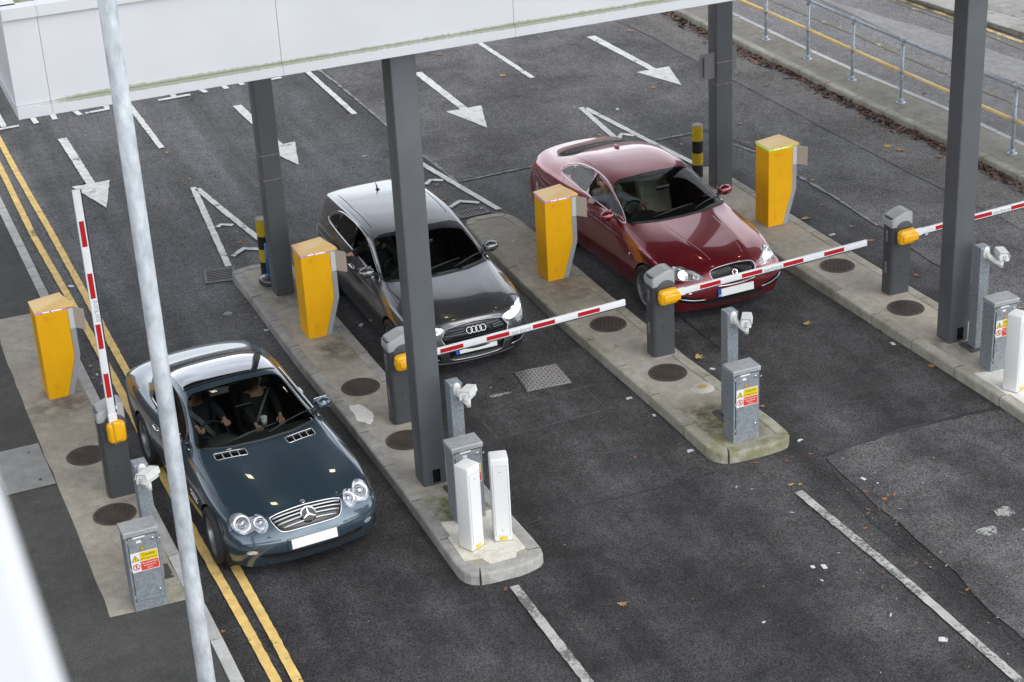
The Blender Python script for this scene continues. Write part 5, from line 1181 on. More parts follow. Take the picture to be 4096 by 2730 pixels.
# ------------------------------------------------------------------ electrical cabinets
GZ = mat('galvanised_sheet', (.215, .24, .265), .45, .3, col2=(.30, .33, .355), scale=26, det=8, lo=.4, hi=.6); GT = mat('galvanised_top', (.33, .34, .35), .5, .35, col2=(.42, .43, .44), scale=16)
SW = mat('sign_white', (.72, .72, .72), .4); SY = mat('sign_yellow', (.68, .50, .02), .4); SR = mat('sign_red', (.60, .055, .03), .4); SK = mat('sign_black', (.02, .02, .02), .4); SO_ = mat('sign_orange', (.62, .33, .01), .4)
def tri(mb, cx, cz, s, y0, y1): mb.prism([(cx-s, cz-s*.85), (cx+s, cz-s*.85), (cx, cz+s*.9)], y0, y1, XZ)
def cabinet(x, y, ang, label, rust=False):
    t = empty('electrical_cabinet', (x, y, .134), R(ang), label, 'electrical cabinet', 'galvanised electrical cabinets')
    W_, D_, H_ = .347, .232, .945
    MB().box(0, W_, 0, D_, 0, H_-.02, bev=.003).build('body', GZ, t)
    MB().box(-.012, W_+.014, -.016, D_+.012, H_-.045, H_+.012, bev=.006).build('top', GT, t)
    MB().box(.026, W_-.018, -.004, -.001, .118, H_-.055).build('door_gap', SK, t)
    d = MB().box(.031, W_-.023, -.012, -.004, .123, H_-.06, bev=.002).build('door', GZ, t)
    sg = MB().box(.032, .319, -.0155, -.012, .478, .706).build('warning_sign', SW, t)
    def sub(mb, nm, m): o = mb.build(nm, m, sg); return o
    x0, z0, Y = .032, .478, -.0155
    sub(MB().box(x0+.095, x0+.282, Y-.0015, Y, z0+.120, z0+.222), 'yellow_panel', SY); sub(MB().box(x0+.095, x0+.282, Y-.0015, Y, z0+.008, z0+.114), 'red_panel', SR)
    m = MB(); tri(m, x0+.048, z0+.165, .042, Y-.0015, Y); sub(m, 'triangle_border', SK); m = MB(); tri(m, x0+.048, z0+.163, .034, Y-.0024, Y-.0016); sub(m, 'triangle', SY)
    sub(MB().box(x0+.045, x0+.051, Y-.0032, Y-.0025, z0+.152, z0+.178).box(x0+.045, x0+.051, Y-.0032, Y-.0025, z0+.139, z0+.146), 'exclamation_mark', SK)
    m = MB(); Mx = T(x0+.048, Y, z0+.062) @ RX(90); m.lathe([(.030, 0), (.030, .0024), (.038, .0024), (.038, 0)], 28, Mx); m.box(-.003, .003, -.033, .033, .0016, .0026, Mx @ RZ(45)); sub(m, 'prohibition_ring', SR)
    k = MB(); k.ball((x0+.048, Y-.0005, z0+.085), (.0055, .001, .0055)); k.prism([(x0+.042, z0+.056), (x0+.054, z0+.056), (x0+.055, z0+.078), (x0+.041, z0+.078)], Y-.0012, Y, XZ); k.prism([(x0+.042, z0+.056), (x0+.047, z0+.056), (x0+.041, z0+.038), (x0+.036, z0+.038)], Y-.0012, Y, XZ); k.prism([(x0+.049, z0+.056), (x0+.054, z0+.056), (x0+.061, z0+.038), (x0+.056, z0+.038)], Y-.0012, Y, XZ)
    sub(k, 'walking_figure', SK)
    for t_, sz, xx, zz, mm in (('Caution', .044, .188, .192, SK), ('Automatic barrier', .0235, .188, .146, SK), ('No pedestrians', .0275, .188, .092, SW), ('beyond this', .0275, .188, .062, SW), ('point', .0275, .188, .032, SW)):
        link('lettering', text_mesh(t_, sz, .0004), mm, sg, loc=(x0+xx, Y-.0022, z0+zz), rot=(R(90), 0, 0))
    w_ = MB(); tri(w_, .168, .755, .030, -.0135, -.0121); w_.build('voltage_sign', SK, t); w_ = MB(); tri(w_, .168, .754, .025, -.0145, -.0136); w_.prism([(.172, .778), (.160, .750), (.168, .750), (.163, .730), (.178, .756), (.169, .756)], -.0155, -.0146, XZ); o = w_.build('voltage_symbol', SO_, t); 
    MB().box(.085, .21, -.0135, -.012, .872, .892).build('label_strip', SW, t); MB().box(.115, .165, -.0135, -.012, .815, .845, bev=.0).build('label_square', SW, t)
    for z in (.84, .215): MB().cyl((.285, -.022, z), (.285, -.012, z), .012, n=14).build('lock', M_['chrome'], t, True)
    MB().tube([(W_-.02, -.012, .83), (W_-.01, -.03, .83), (W_+.012, -.03, .83), (W_+.012, -.01, .85)], .006, 6).build('hasp', M_['satin'], t, True)
    for z in (.16, .50, .83): MB().box(.010, .030, -.010, 0, z, z+.03).build('hinge', GT, t)
    return t
cabinet(2.061, 16.935, 1.4, 'galvanised electrical cabinet on the pavement just left of the lamp post')
cabinet(5.700, 17.058, 1.3, 'galvanised electrical cabinet behind the two white posts, its warning sign hidden')
cabinet(9.269, 17.269, 1.6, 'galvanised electrical cabinet alone at the tip of the mossy island')
cabinet(12.970, 17.425, .6, 'galvanised electrical cabinet at the right edge, partly behind a white post')
# ------------------------------------------------------------------ camera posts
CW = mat('camera_white', (.66, .66, .64), .4, var=.06, scale=20)
def cam_post(x, y, ang, label, aim, pitch_=-12, cx=.17):
    t = empty('camera_post', (x, y, .134), R(ang), label, 'camera post', 'galvanised posts carrying a white camera')
    MB().box(0, .148, 0, .155, .01, 1.405, bev=.004).build('post', GZ, t)
    MB().box(-.09, .235, -.06, .235, 0, .012, bev=.002).build('base_plate', mat('dull_steel', (.10, .09, .085), .6, .4) if 'dull_steel' not in bpy.data.materials else bpy.data.materials['dull_steel'], t)
    for a in (-.07, .215):
        for b in (-.04, .215): MB().cyl((a, b, .01), (a, b, .035), .010, n=6).build('bolt', M_['satin'], t)
    ar = MB(); ar.tube([(.085, -.005, 1.33), (.09, -.05, 1.30), (cx*.5+.05, -.10, 1.24), (cx-.01, -.14, 1.215), (cx+.01, -.15, 1.215)], .034, 12); ar.ball((.08, -.004, 1.335), (.05, .022, .085)); ar.cyl((cx, -.15, 1.17), (cx, -.15, 1.28), .028, n=14)
    ar.build('wall_bracket', CW, t, True)
    h = empty('security_camera', (cx, -.15, 1.335), 0); h.parent = t; h.rotation_euler = (R(pitch_), 0, R(aim))
    MB().prism([(-.058, -.05), (.058, -.05), (.062, .01), (.045, .052), (-.045, .052), (-.062, .01)], -.16, .15, XZ, bev=.006).build('camera_housing', CW, h)
    MB().prism([(-.068, .0), (-.064, .012), (-.048, .060), (.048, .060), (.064, .012), (.068, .0), (.072, .0), (.053, .066), (-.053, .066), (-.072, .0)], -.175, .17, XZ).build('sun_shield', CW, h)
    MB().tube([(-.012, -.164, .02), (-.014, -.182, -.005), (0, -.186, -.02), (.014, -.182, -.005), (.012, -.164, .02)], .004, 6).cyl((-.014, -.178, -.028), (.014, -.178, -.028), .012, n=8).build('padlock', M_['satin'], h, True)
    return t
cam_post(2.345, 17.47, 2, 'galvanised post with white camera behind the cabinet beside the lamp post', -36, -14, .10)
cam_post(5.93, 17.66, 2, 'galvanised post with white camera between the nearest column and two white posts', -36, -14, .15)
cam_post(9.505, 17.86, 2, 'galvanised post with white camera behind the lone cabinet on the mossy island', -32, -12)
cam_post(13.175, 18.05, 2, 'rightmost galvanised post with white camera, behind the cabinet at the right edge', -26, -10, .205)
# ------------------------------------------------------------------ white posts
WB = mat('white_post_paint', (.72, .72, .71), .38)
def white_post(x, y, ang, label):
    t = empty('white_post', (x, y, .136), R(ang), label, 'bollard', 'white detector posts')
    MB().box(-.10, .10, -.10, .10, 0, 1.03, bev=.018, seg=3).build('housing', WB, t, angle=40)
    MB().box(-.080, .080, -.1008, -.1, .075, .945).build('cover_gap', TX, t); MB().box(-.076, .076, -.1035, -.1008, .079, .941).build('front_cover', WB, t)
    for z in (.15, .88): MB().cyl((0, -.110, z), (0, -.1035, z), .010, n=12).build('lock', M_['chrome'], t, True)
    MB().box(-.042, .042, -.1025, -.1, .022, .062).build('yellow_label', SY, t); m = MB(); tri(m, -.022, .041, .012, -.1035, -.1026); m.build('label_triangle', SO_, t)
    MB().box(-.104, .104, -.104, .104, -.004, .006).build('base_seal', bpy.data.materials['sealant'], t)
    return t
white_post(5.685, 16.565, 27, 'white square post turned sideways, left of a pair at the island tip')
white_post(6.055, 16.585, -15, 'white square post facing the viewer, right of a pair at the island tip')
white_post(12.965, 16.94, 27, 'white square post cut off by the right edge of the picture')
# ------------------------------------------------------------------ striped bollards and the foot of a sign
BYm = mat('bollard_yellow', (.50, .36, .01), .5, var=.12, scale=12); BKm = mat('bollard_black', (.015, .015, .016), .45); BCm = mat('bollard_cap', (.34, .32, .24), .7, var=.15, scale=14)
def bollard(x, y, label, r=.088):
    t = empty('bollard', (x, y, .134), 0, label, 'bollard', 'black and yellow bollards')
    zs = [0, .21, .41, .61, .85]
    for k in range(4): MB().cyl((0, 0, zs[k]), (0, 0, zs[k+1]), r, n=32, cap=False).build('yellow_band' if k % 2 else 'black_band', BYm if k % 2 else BKm, t, True)
    MB().lathe([(r, .85), (r, .868), (r-.008, .876), (r-.02, .872), (.001, .878)], 32).build('cap', BCm, t, True)
    return t
bollard(5.675, 24.86, 'black and yellow striped bollard partly hidden behind the far left column')
bollard(12.915, 25.28, 'black and yellow striped bollard beside the red saloon')
t = empty('sign_stand', (5.62, 24.50, .134), 0, 'blue pole in a bulky grey foot beside the far left column', 'sign post')
MB().lathe([(.001, 0), (.14, .0), (.165, .03), (.165, .075), (.13, .115), (.06, .135), (.03, .136)], 24).build('rubber_foot', mat('grey_foot', (.05, .05, .055), .25, coat=.6), t, True)
MB().cyl((0, 0, .12), (0, 0, .62), .033, .028, n=18).lathe([(.05, .13), (.05, .15), (.03, .155)], 18).build('pole', mat('blue_pole', (.02, .17, .36), .35), t, True)
# ------------------------------------------------------------------ covers and gratings
MHm = concrete('cast_iron_rusty', (.055, .042, .034), (.085, .068, .055), scale=6, fine=90, rough=.7)
mh_pat = MB()
rnd = random.Random(4)
for i in range(-6, 7):
    for j in range(-6, 7):
        x_, y_ = i*.037, j*.037
        if x_*x_+y_*y_ < .215**2:
            if (i+j) % 2: mh_pat.box(x_-.014, x_+.014, y_-.009, y_-.002, .004, .0095).box(x_-.014, x_+.014, y_+.004, y_+.011, .004, .0095)
            else: mh_pat.box(x_-.009, x_-.002, y_-.014, y_+.014, .004, .0095).box(x_+.004, x_+.011, y_-.014, y_+.014, .004, .0095)
mh_me = mh_pat.mesh('raised_pattern'); mh_me.materials.append(MHm)
rim_me = MB().lathe([(.225, .004), (.226, .008), (.247, .008), (.25, .0)], 40).mesh('rim'); rim_me.materials.append(MHm)
disc_me = MB().lathe([(.001, .004), (.226, .004), (.226, 0)], 40).mesh('manhole_cover'); disc_me.materials.append(MHm)
def manhole(x, y, ang, label):
    o = bpy.data.objects.new('manhole_cover', disc_me); C.objects.link(o); o.location = (x, y, .135); o.rotation_euler = (0, 0, R(ang)); tag(o, label, 'manhole cover', 'round iron covers set in the concrete')
    for me, nm in ((mh_me, 'raised_pattern'), (rim_me, 'rim')):
        q = bpy.data.objects.new(nm, me); C.objects.link(q); q.parent = o
manhole(2.23, 20.57, 5, 'round iron cover in the pavement just behind the leftmost barrier'); manhole(2.26, 19.03, 30, 'round iron cover in the pavement just in front of the leftmost barrier')
manhole(5.77, 20.75, 12, 'round iron cover on the left island, fully in view beside the cement spill'); manhole(5.83, 19.15, 50, 'round iron cover on the left island, half hidden by the nearest column')
manhole(9.34, 20.95, 20, 'round iron cover on the middle island, behind its barrier'); manhole(9.41, 19.29, 40, 'round iron cover on the middle island, in front of its barrier')
manhole(13.02, 21.17, 15, 'round iron cover nearest the rightmost ticket machine'); manhole(13.09, 19.52, 60, 'round iron cover in front of the rightmost barrier post')
o = MB().lathe([(.001, .006), (.16, .006), (.165, .0)], 32).build('concrete_plug', concrete('plug_cement', (.40, .38, .33), (.48, .46, .40)), None, True, loc=(9.60, 18.73, .1345)); tag(o, 'pale round cement plug on the mossy island near the lone cabinet', 'cover')
MB().ball((.02, .01, .006), (.075, .05, .006)).build('stain', mat('ochre_patch', (.36, .26, .12), .8), o, True)
def grating(x, y, ang, w_, d_, nb, label, frame=.035):
    t = empty('drain_grating', (x, y, .004), R(ang), label, 'drain grating'); GI = bpy.data.materials.get('iron_grey') or mat('iron_grey', (.14, .135, .13), .55, .5, var=.2, scale=30)
    f = MB(); f.box(-w_/2, w_/2, -d_/2, -d_/2+frame, .0, .016).box(-w_/2, w_/2, d_/2-frame, d_/2, .0, .016).box(-w_/2, -w_/2+frame, -d_/2, d_/2, .0, .0155).box(w_/2-frame, w_/2, -d_/2, d_/2, .0, .0155); f.build('frame', GI, t)
    MB().box(-w_/2+.01, w_/2-.01, -d_/2+.01, d_/2-.01, .001, .003).build('gully', M_['gloss_black'], t)
    st = (w_-2*frame)/nb
    for k in range(nb): MB().box(-w_/2+frame+st*(k+.5)-st*.22, -w_/2+frame+st*(k+.5)+st*.22, -d_/2+frame, d_/2-frame, .004, .014).build('bar', GI, t)
    return t
g1 = grating(5.09, 25.42, 80, .50, .46, 7, 'iron drain grating on the road at the far tip of the left island')
grating(9.27, 25.88, 2, .50, .27, 9, 'iron drain grating on the road at the far tip of the middle island')
CHm = mat('chequer_plate', (.16, .155, .15), .34, .6, var=.25, scale=9)
t = MB().prism([(-.32, -.29), (.30, -.29), (.30, .30), (-.30, .30)], 0, .010, bev=.003).build('chequer_plate_cover', CHm, None, loc=(8.03, 20.14, .002), rot=(0, 0, R(-3))); tag(t, 'square steel chequer plate cover on the road in front of the grey hatchback', 'cover')
pt = MB()
for i in range(13):
    for j in range(13):
        s_ = 1 if (i+j) % 2 else -1; pt.box(-.020, .020, -.0055, .0055, 0, .004, T(-.27+.045*i, -.27+.045*j, .010) @ RZ(45*s_))
pt.build('raised_pattern', mat('worn_steel', (.48, .47, .45), .38, .45), t)
CH2 = mat('tread_plate', (.25, .25, .24), .5, .4, col2=(.34, .34, .33), scale=5)
t = MB().box(-.31, .27, -.55, .55, 0, .008, bev=.002).build('tread_plate_cover', CH2, None, loc=(1.485, 20.60, .1385), rot=(0, 0, R(1.5))); tag(t, 'large pale steel tread plate set in the pavement at the left edge', 'cover')
pt = MB()
for i in range(20):
    for j in range(36):
        s_ = 1 if (i+j) % 2 else -1; pt.box(-.010, .010, -.003, .003, 0, .003, T(-.29+.0285*i, -.53+.030*j, .008) @ RZ(45*s_))
pt.build('raised_pattern', CH2, t); MB().cyl((.12, -.38, .008), (.12, -.38, .012), .02, n=12).cyl((.12, .36, .008), (.12, .36, .012), .02, n=12).build('lifting_hole', M_['gloss_black'], t)
o = MB().lathe([(.001, .006), (.062, .006), (.068, .0)], 24).build('stopcock_cover', mat('stopcock', (.24, .24, .235), .6, var=.3, scale=40), None, True, loc=(4.86, 24.05, .003)); tag(o, 'small round grey cover on the road behind the coupe', 'cover')
# spilt cement
def blob(name, cx, cy, rx, ry, z, m, seed, parent=None, h=.006):
    rn = random.Random(seed); P = []
    for k in range(26):
        a = k*2*math.pi/26; q = 1+.28*noise.noise(Vector((math.cos(a)*1.4, math.sin(a)*1.4, seed)))*2+rn.uniform(-.06, .06); P.append((cx+rx*q*math.cos(a), cy+ry*q*math.sin(a)))
    return MB().prism(P, z, z+h, bev=h*.4).build(name, m, parent)
SPm = mat('spilt_cement', (.84, .83, .79), .85, var=.08, scale=14, bump=.6, bscale=25)
o = blob('cement_spill', 5.55, 20.02, .125, .26, .139, SPm, 5); tag(o, 'spill of pale hardened cement on the island kerb beside the coupe', 'cement')
o = blob('paint_smear', 7.36, 19.97, .17, .035, .002, mat('paint_smear', (.42, .42, .40), .9, col2=(.09, .09, .09), scale=30, lo=.45, hi=.58), 8, h=.002); tag(o, 'chalky white smear on the road in front of the hatchback', 'smear')
for i, (x_, y_) in enumerate(((10.9, 14.5), (11.35, 14.3), (11.3, 14.75))):
    o = blob('paint_smear', x_, y_, .12, .10, .013, bpy.data.materials['paint_smear'], 11+i, h=.002); tag(o, ['chalky white smear on the coarse road at the right edge, lowest of three', 'chalky white smear at the right edge, rightmost of three', 'chalky white smear at the right edge, topmost of three'][i], 'smear')
# ------------------------------------------------------------------ the people in the cars
def skinned(name, chain, edges, mats_, parent, root=0, lv=2, smooth=True):
    me = bpy.data.meshes.new(name); me.from_pydata([c_[0] for c_ in chain], edges, []); o = bpy.data.objects.new(name, me); C.objects.link(o)
    md = o.modifiers.new('s', 'SKIN'); md.use_smooth_shade = True; md.branch_smoothing = .6
    sv = me.skin_vertices[0].data if me.skin_vertices else None
    if sv is None:
        bm = bmesh.new(); bm.from_mesh(me); bm.verts.layers.skin.verify(); bm.to_mesh(me); bm.free(); sv = me.skin_vertices[0].data
    for i, c_ in enumerate(chain):
        r_ = c_[1]; sv[i].radius = r_ if isinstance(r_, tuple) else (r_, r_); sv[i].use_root = (i == root)
    m2 = o.modifiers.new('d', 'SUBSURF'); m2.levels = lv; m2.render_levels = lv
    out_me = bpy.data.meshes.new_from_object(o.evaluated_get(bpy.context.evaluated_depsgraph_get())); bpy.data.objects.remove(o)
    out_me.name = name; out_me.materials.clear()
    return link(name, out_me, mats_, parent, True)
def ik(sh, wr, l1, l2, pole):
    d = wr-sh; L_ = min(d.length, (l1+l2)*.995); a = (l1*l1-l2*l2+L_*L_)/(2*L_); h = math.sqrt(max(0, l1*l1-a*a)); dn = d.normalized()
    p = Vector(pole); p = (p-dn*p.dot(dn)).normalized(); return sh+dn*a+p*h, sh+dn*L_
def person(car, hx, hy, hz, hands, top, trousers, label, hairc, head_turn=0, female=False, sc=.93, curl=.6, lean=(0, 0)):
    p = empty('person', (0, 0, 0), 0, label, 'person'); Mw = car.root
    base = Matrix.Translation(Mw.location) @ Mw.rotation_euler.to_matrix().to_4x4()
    p.matrix_world = base @ T(hx, hy, hz); inv = Vector((hx, hy, hz))
    lx, ly = lean
    def V(x, y, z): k = z/.5; return Vector((x*sc + lx*k, y*sc + ly*k, z*sc))
    sw = .175 if female else .195
    ch = [(V(0, 0, 0), (.15, .115)), (V(0, .04, .16), (.135, .10)), (V(0, .09, .33), (.155, .11)), (V(0, .11, .43), (.12, .085)), (V(0, .105, .50), .058), (V(0, .085, .56), .052), (V(0, .055, .62), (.070, .080)), (V(0, .045, .70), (.082, .098)), (V(0, .055, .765), (.070, .085))]
    ed = [(i, i+1) for i in range(8)]
    arms = []
    for s_, (wr, pole) in zip((-1, 1), hands):
        sh = V(s_*sw, .11, .425); w_ = Vector(wr)-inv; el, w_ = ik(sh, w_, .29*sc, .255*sc, pole)
        i0 = len(ch); ch += [(sh, .048), (el, .036), (w_, .024)]; ed += [(3, i0), (i0, i0+1), (i0+1, i0+2)]; arms.append((sh, el, w_))
        d = (w_-el).normalized(); side = d.cross(Vector((0, 0, 1))).normalized()*(1 if s_ < 0 else -1); dn = d.cross(side).normalized(); dn = dn if dn.z < 0 else -dn
        palm = w_+d*.055; ch.append((palm, (.036, .020))); ed.append((i0+2, i0+3)); pi_ = i0+3
        for k, (o_, ln) in enumerate(((-.030, .066), (-.010, .076), (.010, .072), (.030, .056))):
            a = palm+d*.030+side*o_; b = a+d*ln*.5+dn*ln*.22*curl; c_ = b+d*ln*.32+dn*ln*.55*curl
            q = len(ch); ch += [(a, .0105), (b, .009), (c_, .0075)]; ed += [(pi_, q), (q, q+1), (q+1, q+2)]
        a = w_+d*.028-side*.032; b = a+d*.030-side*.020+dn*.012; c_ = b+d*.026+dn*.010; q = len(ch); ch += [(a, .012), (b, .0105), (c_, .009)]; ed += [(pi_, q), (q, q+1), (q+1, q+2)]
    legs = []
    for s_ in (-1, 1):
        a = V(s_*.09, -.02, -.01); k = V(s_*.13, -.43, .10); n = V(s_*.13, -.72, -.22); t_ = V(s_*.13, -.86, -.25); q = len(ch)
        ch += [(a, .085), (k, .060), (n, .042), (t_, .036)]; ed += [(0, q), (q, q+1), (q+1, q+2), (q+2, q+3)]; legs.append((a, k, n))
    skinned('body', ch, ed, M_['skin'], p)
    g = .016
    sc_ = [(c_[0], tuple(r_+g for r_ in (c_[1] if isinstance(c_[1], tuple) else (c_[1],)*2))) for c_ in ch[:5]]; se = [(0, 1), (1, 2), (2, 3), (3, 4)]; sc_[4] = (V(0, .11, .475), (.075, .07))
    for sh, el, w_ in arms:
        q = len(sc_); mid = el.lerp(w_, .5); sc_ += [(sh, .064), (sh.lerp(el, .55), .055), (el, .050), (mid, .046), (el.lerp(w_, .93), .036)]; se += [(3, q), (q, q+1), (q+1, q+2), (q+2, q+3), (q+3, q+4)]
    skinned('jumper', sc_, se, top, p)
    tc_ = [(V(0, 0, .01), (.165, .13))]; te = []
    for a, k, n in legs:
        q = len(tc_); tc_ += [(a, .098), (k, .074), (n, .056)]; te += [(0, q), (q, q+1), (q+1, q+2)]
    skinned('trousers', tc_, te, trousers, p)
    hd = V(0, .055, .70); Mh = T(*hd) @ RZ(head_turn)
    f = empty('face', (0, 0, 0)); f.parent = p; f.matrix_local = Mh
    MB().ball((0, -.092, -.012), (.013, .020, .024)).ball((0, -.078, -.052), (.026, .014, .008)).build('nose', M_['skin'], f, True)
    for s_ in (1, -1):
        MB().ball((s_*.030, -.080, .012), (.013, .010, .008)).build('eye', M_['plate'], f, True); MB().ball((s_*.031, -.088, .012), .006).build('iris', M_['gloss_black'], f, True)
        MB().ball((s_*.030, -.082, .030), (.020, .008, .004)).build('eyebrow', hairc, f, True); MB().ball((s_*.080, .0, -.005), (.010, .020, .030)).build('ear', M_['skin'], f, True)
    MB().ball((0, -.088, -.050), (.022, .006, .005)).build('mouth', mat('lips', (.35, .12, .10), .5) if 'lips' not in bpy.data.materials else bpy.data.materials['lips'], f, True)
    hb = MB(); hb.ball((0, .022, .035), (.092, .098, .088), None, 20, 12)
    if female: hb.ball((0, .05, -.05), (.095, .065, .12), None, 16, 10)
    hb.build('hair', hairc, f, True)
    return p, arms
navy = mat('navy_wool', (.012, .016, .030), .85, var=.2, scale=30); blackc = mat('black_cardigan', (.012, .012, .014), .85, var=.2, scale=30); greyj = mat('grey_jumper', (.42, .45, .51), .85, var=.12, scale=40); dsuit = mat('charcoal_jacket', (.018, .019, .023), .8); trou = mat('dark_trousers', (.02, .021, .025), .85)
hair1 = M_['hair']; hair2 = mat('blond_brown_hair', (.22, .15, .08), .6, var=.3, scale=40); hair3 = mat('dark_hair', (.03, .022, .018), .55); belt = mat('grey_webbing', (.16, .165, .17), .7); shirt = mat('pale_shirt', (.55, .60, .68), .7)
def local(car, wx, wy, wz):
    m = Matrix.Translation(car.root.location) @ car.root.rotation_euler.to_matrix().to_4x4(); return tuple(m.inverted() @ Vector((wx, wy, wz)))
def seat_belt(p, x0, x1, y=-.03):
    V_ = [(x0, .02+y, .46), (x0*.5+x1*.5, -.045+y, .30), (x1, -.11+y, .10)]
    mb = MB()
    for a, b in zip(V_, V_[1:]):
        a = Vector(a); b = Vector(b); s = Vector((.024, 0, .014)); mb.poly([a-s, b-s, b+s, a+s])
    o = mb.build('seat_belt', belt, p); md = o.modifiers.new('t', 'SOLIDIFY'); md.thickness = .003
# coupe: driver and passenger
p, a = person(car_sl, -.36, 2.78, .46, [((-.50, 2.26, .84), (-1, .2, -.6)), ((-.17, 2.24, .86), (.6, .3, -1))], navy, trou, 'driver of the teal grey coupe in a navy jumper over a white collar', hair1, 0, sc=.92)
seat_belt(p, -.16, .10); MB().prism([(-.07, 0), (0, -.05), (.07, 0), (.05, .03), (-.05, .03)], .455, .475, T(0, .035, 0) @ RX(-12)).build('collar', M_['plate'], p)
p, a = person(car_sl, .37, 2.76, .46, [((.20, 2.40, .66), (-1, .2, -.4)), ((.50, 2.38, .72), (1, .2, -.3))], blackc, trou, 'passenger of the teal grey coupe in a black cardigan, hands in the lap', hair2, 8, True, sc=.90)
seat_belt(p, .14, -.10)
cu = empty('paper_cup', (0, 0, 0), 0, 'white lidded paper cup in front of the coupe passenger', 'cup'); cu.matrix_world = Matrix.Translation(car_sl.root.location) @ car_sl.root.rotation_euler.to_matrix().to_4x4() @ T(.24, 2.20, .745)
MB().cyl((0, 0, 0), (0, 0, .11), .030, .040, 20).build('cup', M_['plate'], cu, True); MB().lathe([(.001, .118), (.036, .118), (.043, .110), (.042, .104)], 20).build('lid', SW, cu, True)
# hatchback driver reaches out to the yellow machine
h = local(car_a3, 6.27, 22.60, 1.16)
p, a = person(car_a3, -.36, 2.44, .58, [(h, (0, 1, -.6)), ((-.22, 1.90, .96), (.6, .3, -1))], dsuit, trou, 'driver of the grey hatchback in a dark jacket, arm stretched out to the machine', hair3, -35, sc=.95, curl=.35, lean=(-.10, -.02))
MB().prism([(-.06, 0), (0, -.07), (.06, 0), (.05, .03), (-.05, .03)], .45, .48, T(-.09, .03, 0) @ RX(-12)).build('shirt_collar', shirt, p)
# saloon driver does the same
h = local(car_xf, 9.86, 22.68, 1.19)
p, a = person(car_xf, -.38, 2.72, .56, [(h, (0, 1, -.6)), ((-.20, 2.14, 1.0), (.6, .3, -1))], greyj, trou, 'driver of the red saloon in a grey jumper, one arm out of the window', hair1, -30, sc=.96, curl=.35, lean=(-.14, -.03))
cp_ = person
# ------------------------------------------------------------------ fallen leaves and paper scraps
def leaf_mesh(kind, seed):
    rn = random.Random(seed); V = []; F = []
    if kind == 'maple':
        tips = [(-150, .42), (-95, .78), (-60, .40), (-38, .95), (-14, .45), (0, 1.12), (14, .45), (38, .95), (60, .40), (95, .78), (150, .42), (180, .28)]
        pts = []
        for i, (a, r) in enumerate(tips):
            pts.append((a, r*rn.uniform(.85, 1.12)))
        ring = [(r*math.sin(R(a)), r*math.cos(R(a))) for a, r in pts]
    else:
        ring = []
        for k in range(12):
            a = k*30; r = .62*(1+.35*abs(math.cos(R(a))))*rn.uniform(.85, 1.1); ring.append((r*math.sin(R(a))*.62, r*math.cos(R(a))))
    cu = rn.uniform(.15, .5)
    def z(x, y): return .06 + cu*(x*x)*.5 + rn.uniform(0, .16)*(abs(x)+abs(y)) + .12*y*y*rn.random()
    V.append((0, 0, .03)); V += [(x*.5, y*.5, z(x*.5, y*.5)*.7) for x, y in ring]; V += [(x, y, z(x, y)) for x, y in ring]
    n = len(ring)
    for i in range(n):
        j = (i+1) % n; F.append((0, 1+j, 1+i)); F.append((1+i, 1+j, 1+n+j, 1+n+i))
    b = len(V); V += [(0, 0, .03), (.03, 0, .05), (.06, -.8, .16), (.03, -.8, .14)]; F.append((b, b+1, b+2, b+3))
    me = bpy.data.meshes.new('leaf'); me.from_pydata(V, [], F); return me
LM = {'tan': mat('leaf_tan', (.42, .25, .13), .6, col2=(.30, .16, .08), scale=25), 'brown': mat('leaf_brown', (.20, .10, .06), .65, col2=(.13, .07, .05), scale=25), 'yellow': mat('leaf_yellow', (.50, .38, .13), .6, col2=(.42, .28, .10), scale=20), 'orange': mat('leaf_orange', (.38, .17, .06), .6, col2=(.25, .11, .05), scale=25), 'dull': mat('leaf_dull', (.13, .085, .07), .7, col2=(.09, .065, .055), scale=25)}
leafs = {}
for k in ('maple', 'oval'):
    for cn, m in LM.items():
        for v in range(3):
            me = leaf_mesh(k, hash((k, v)) % 997 if False else (17*v+(5 if k == 'oval' else 0))); me.materials.append(m); leafs[k, cn, v] = me
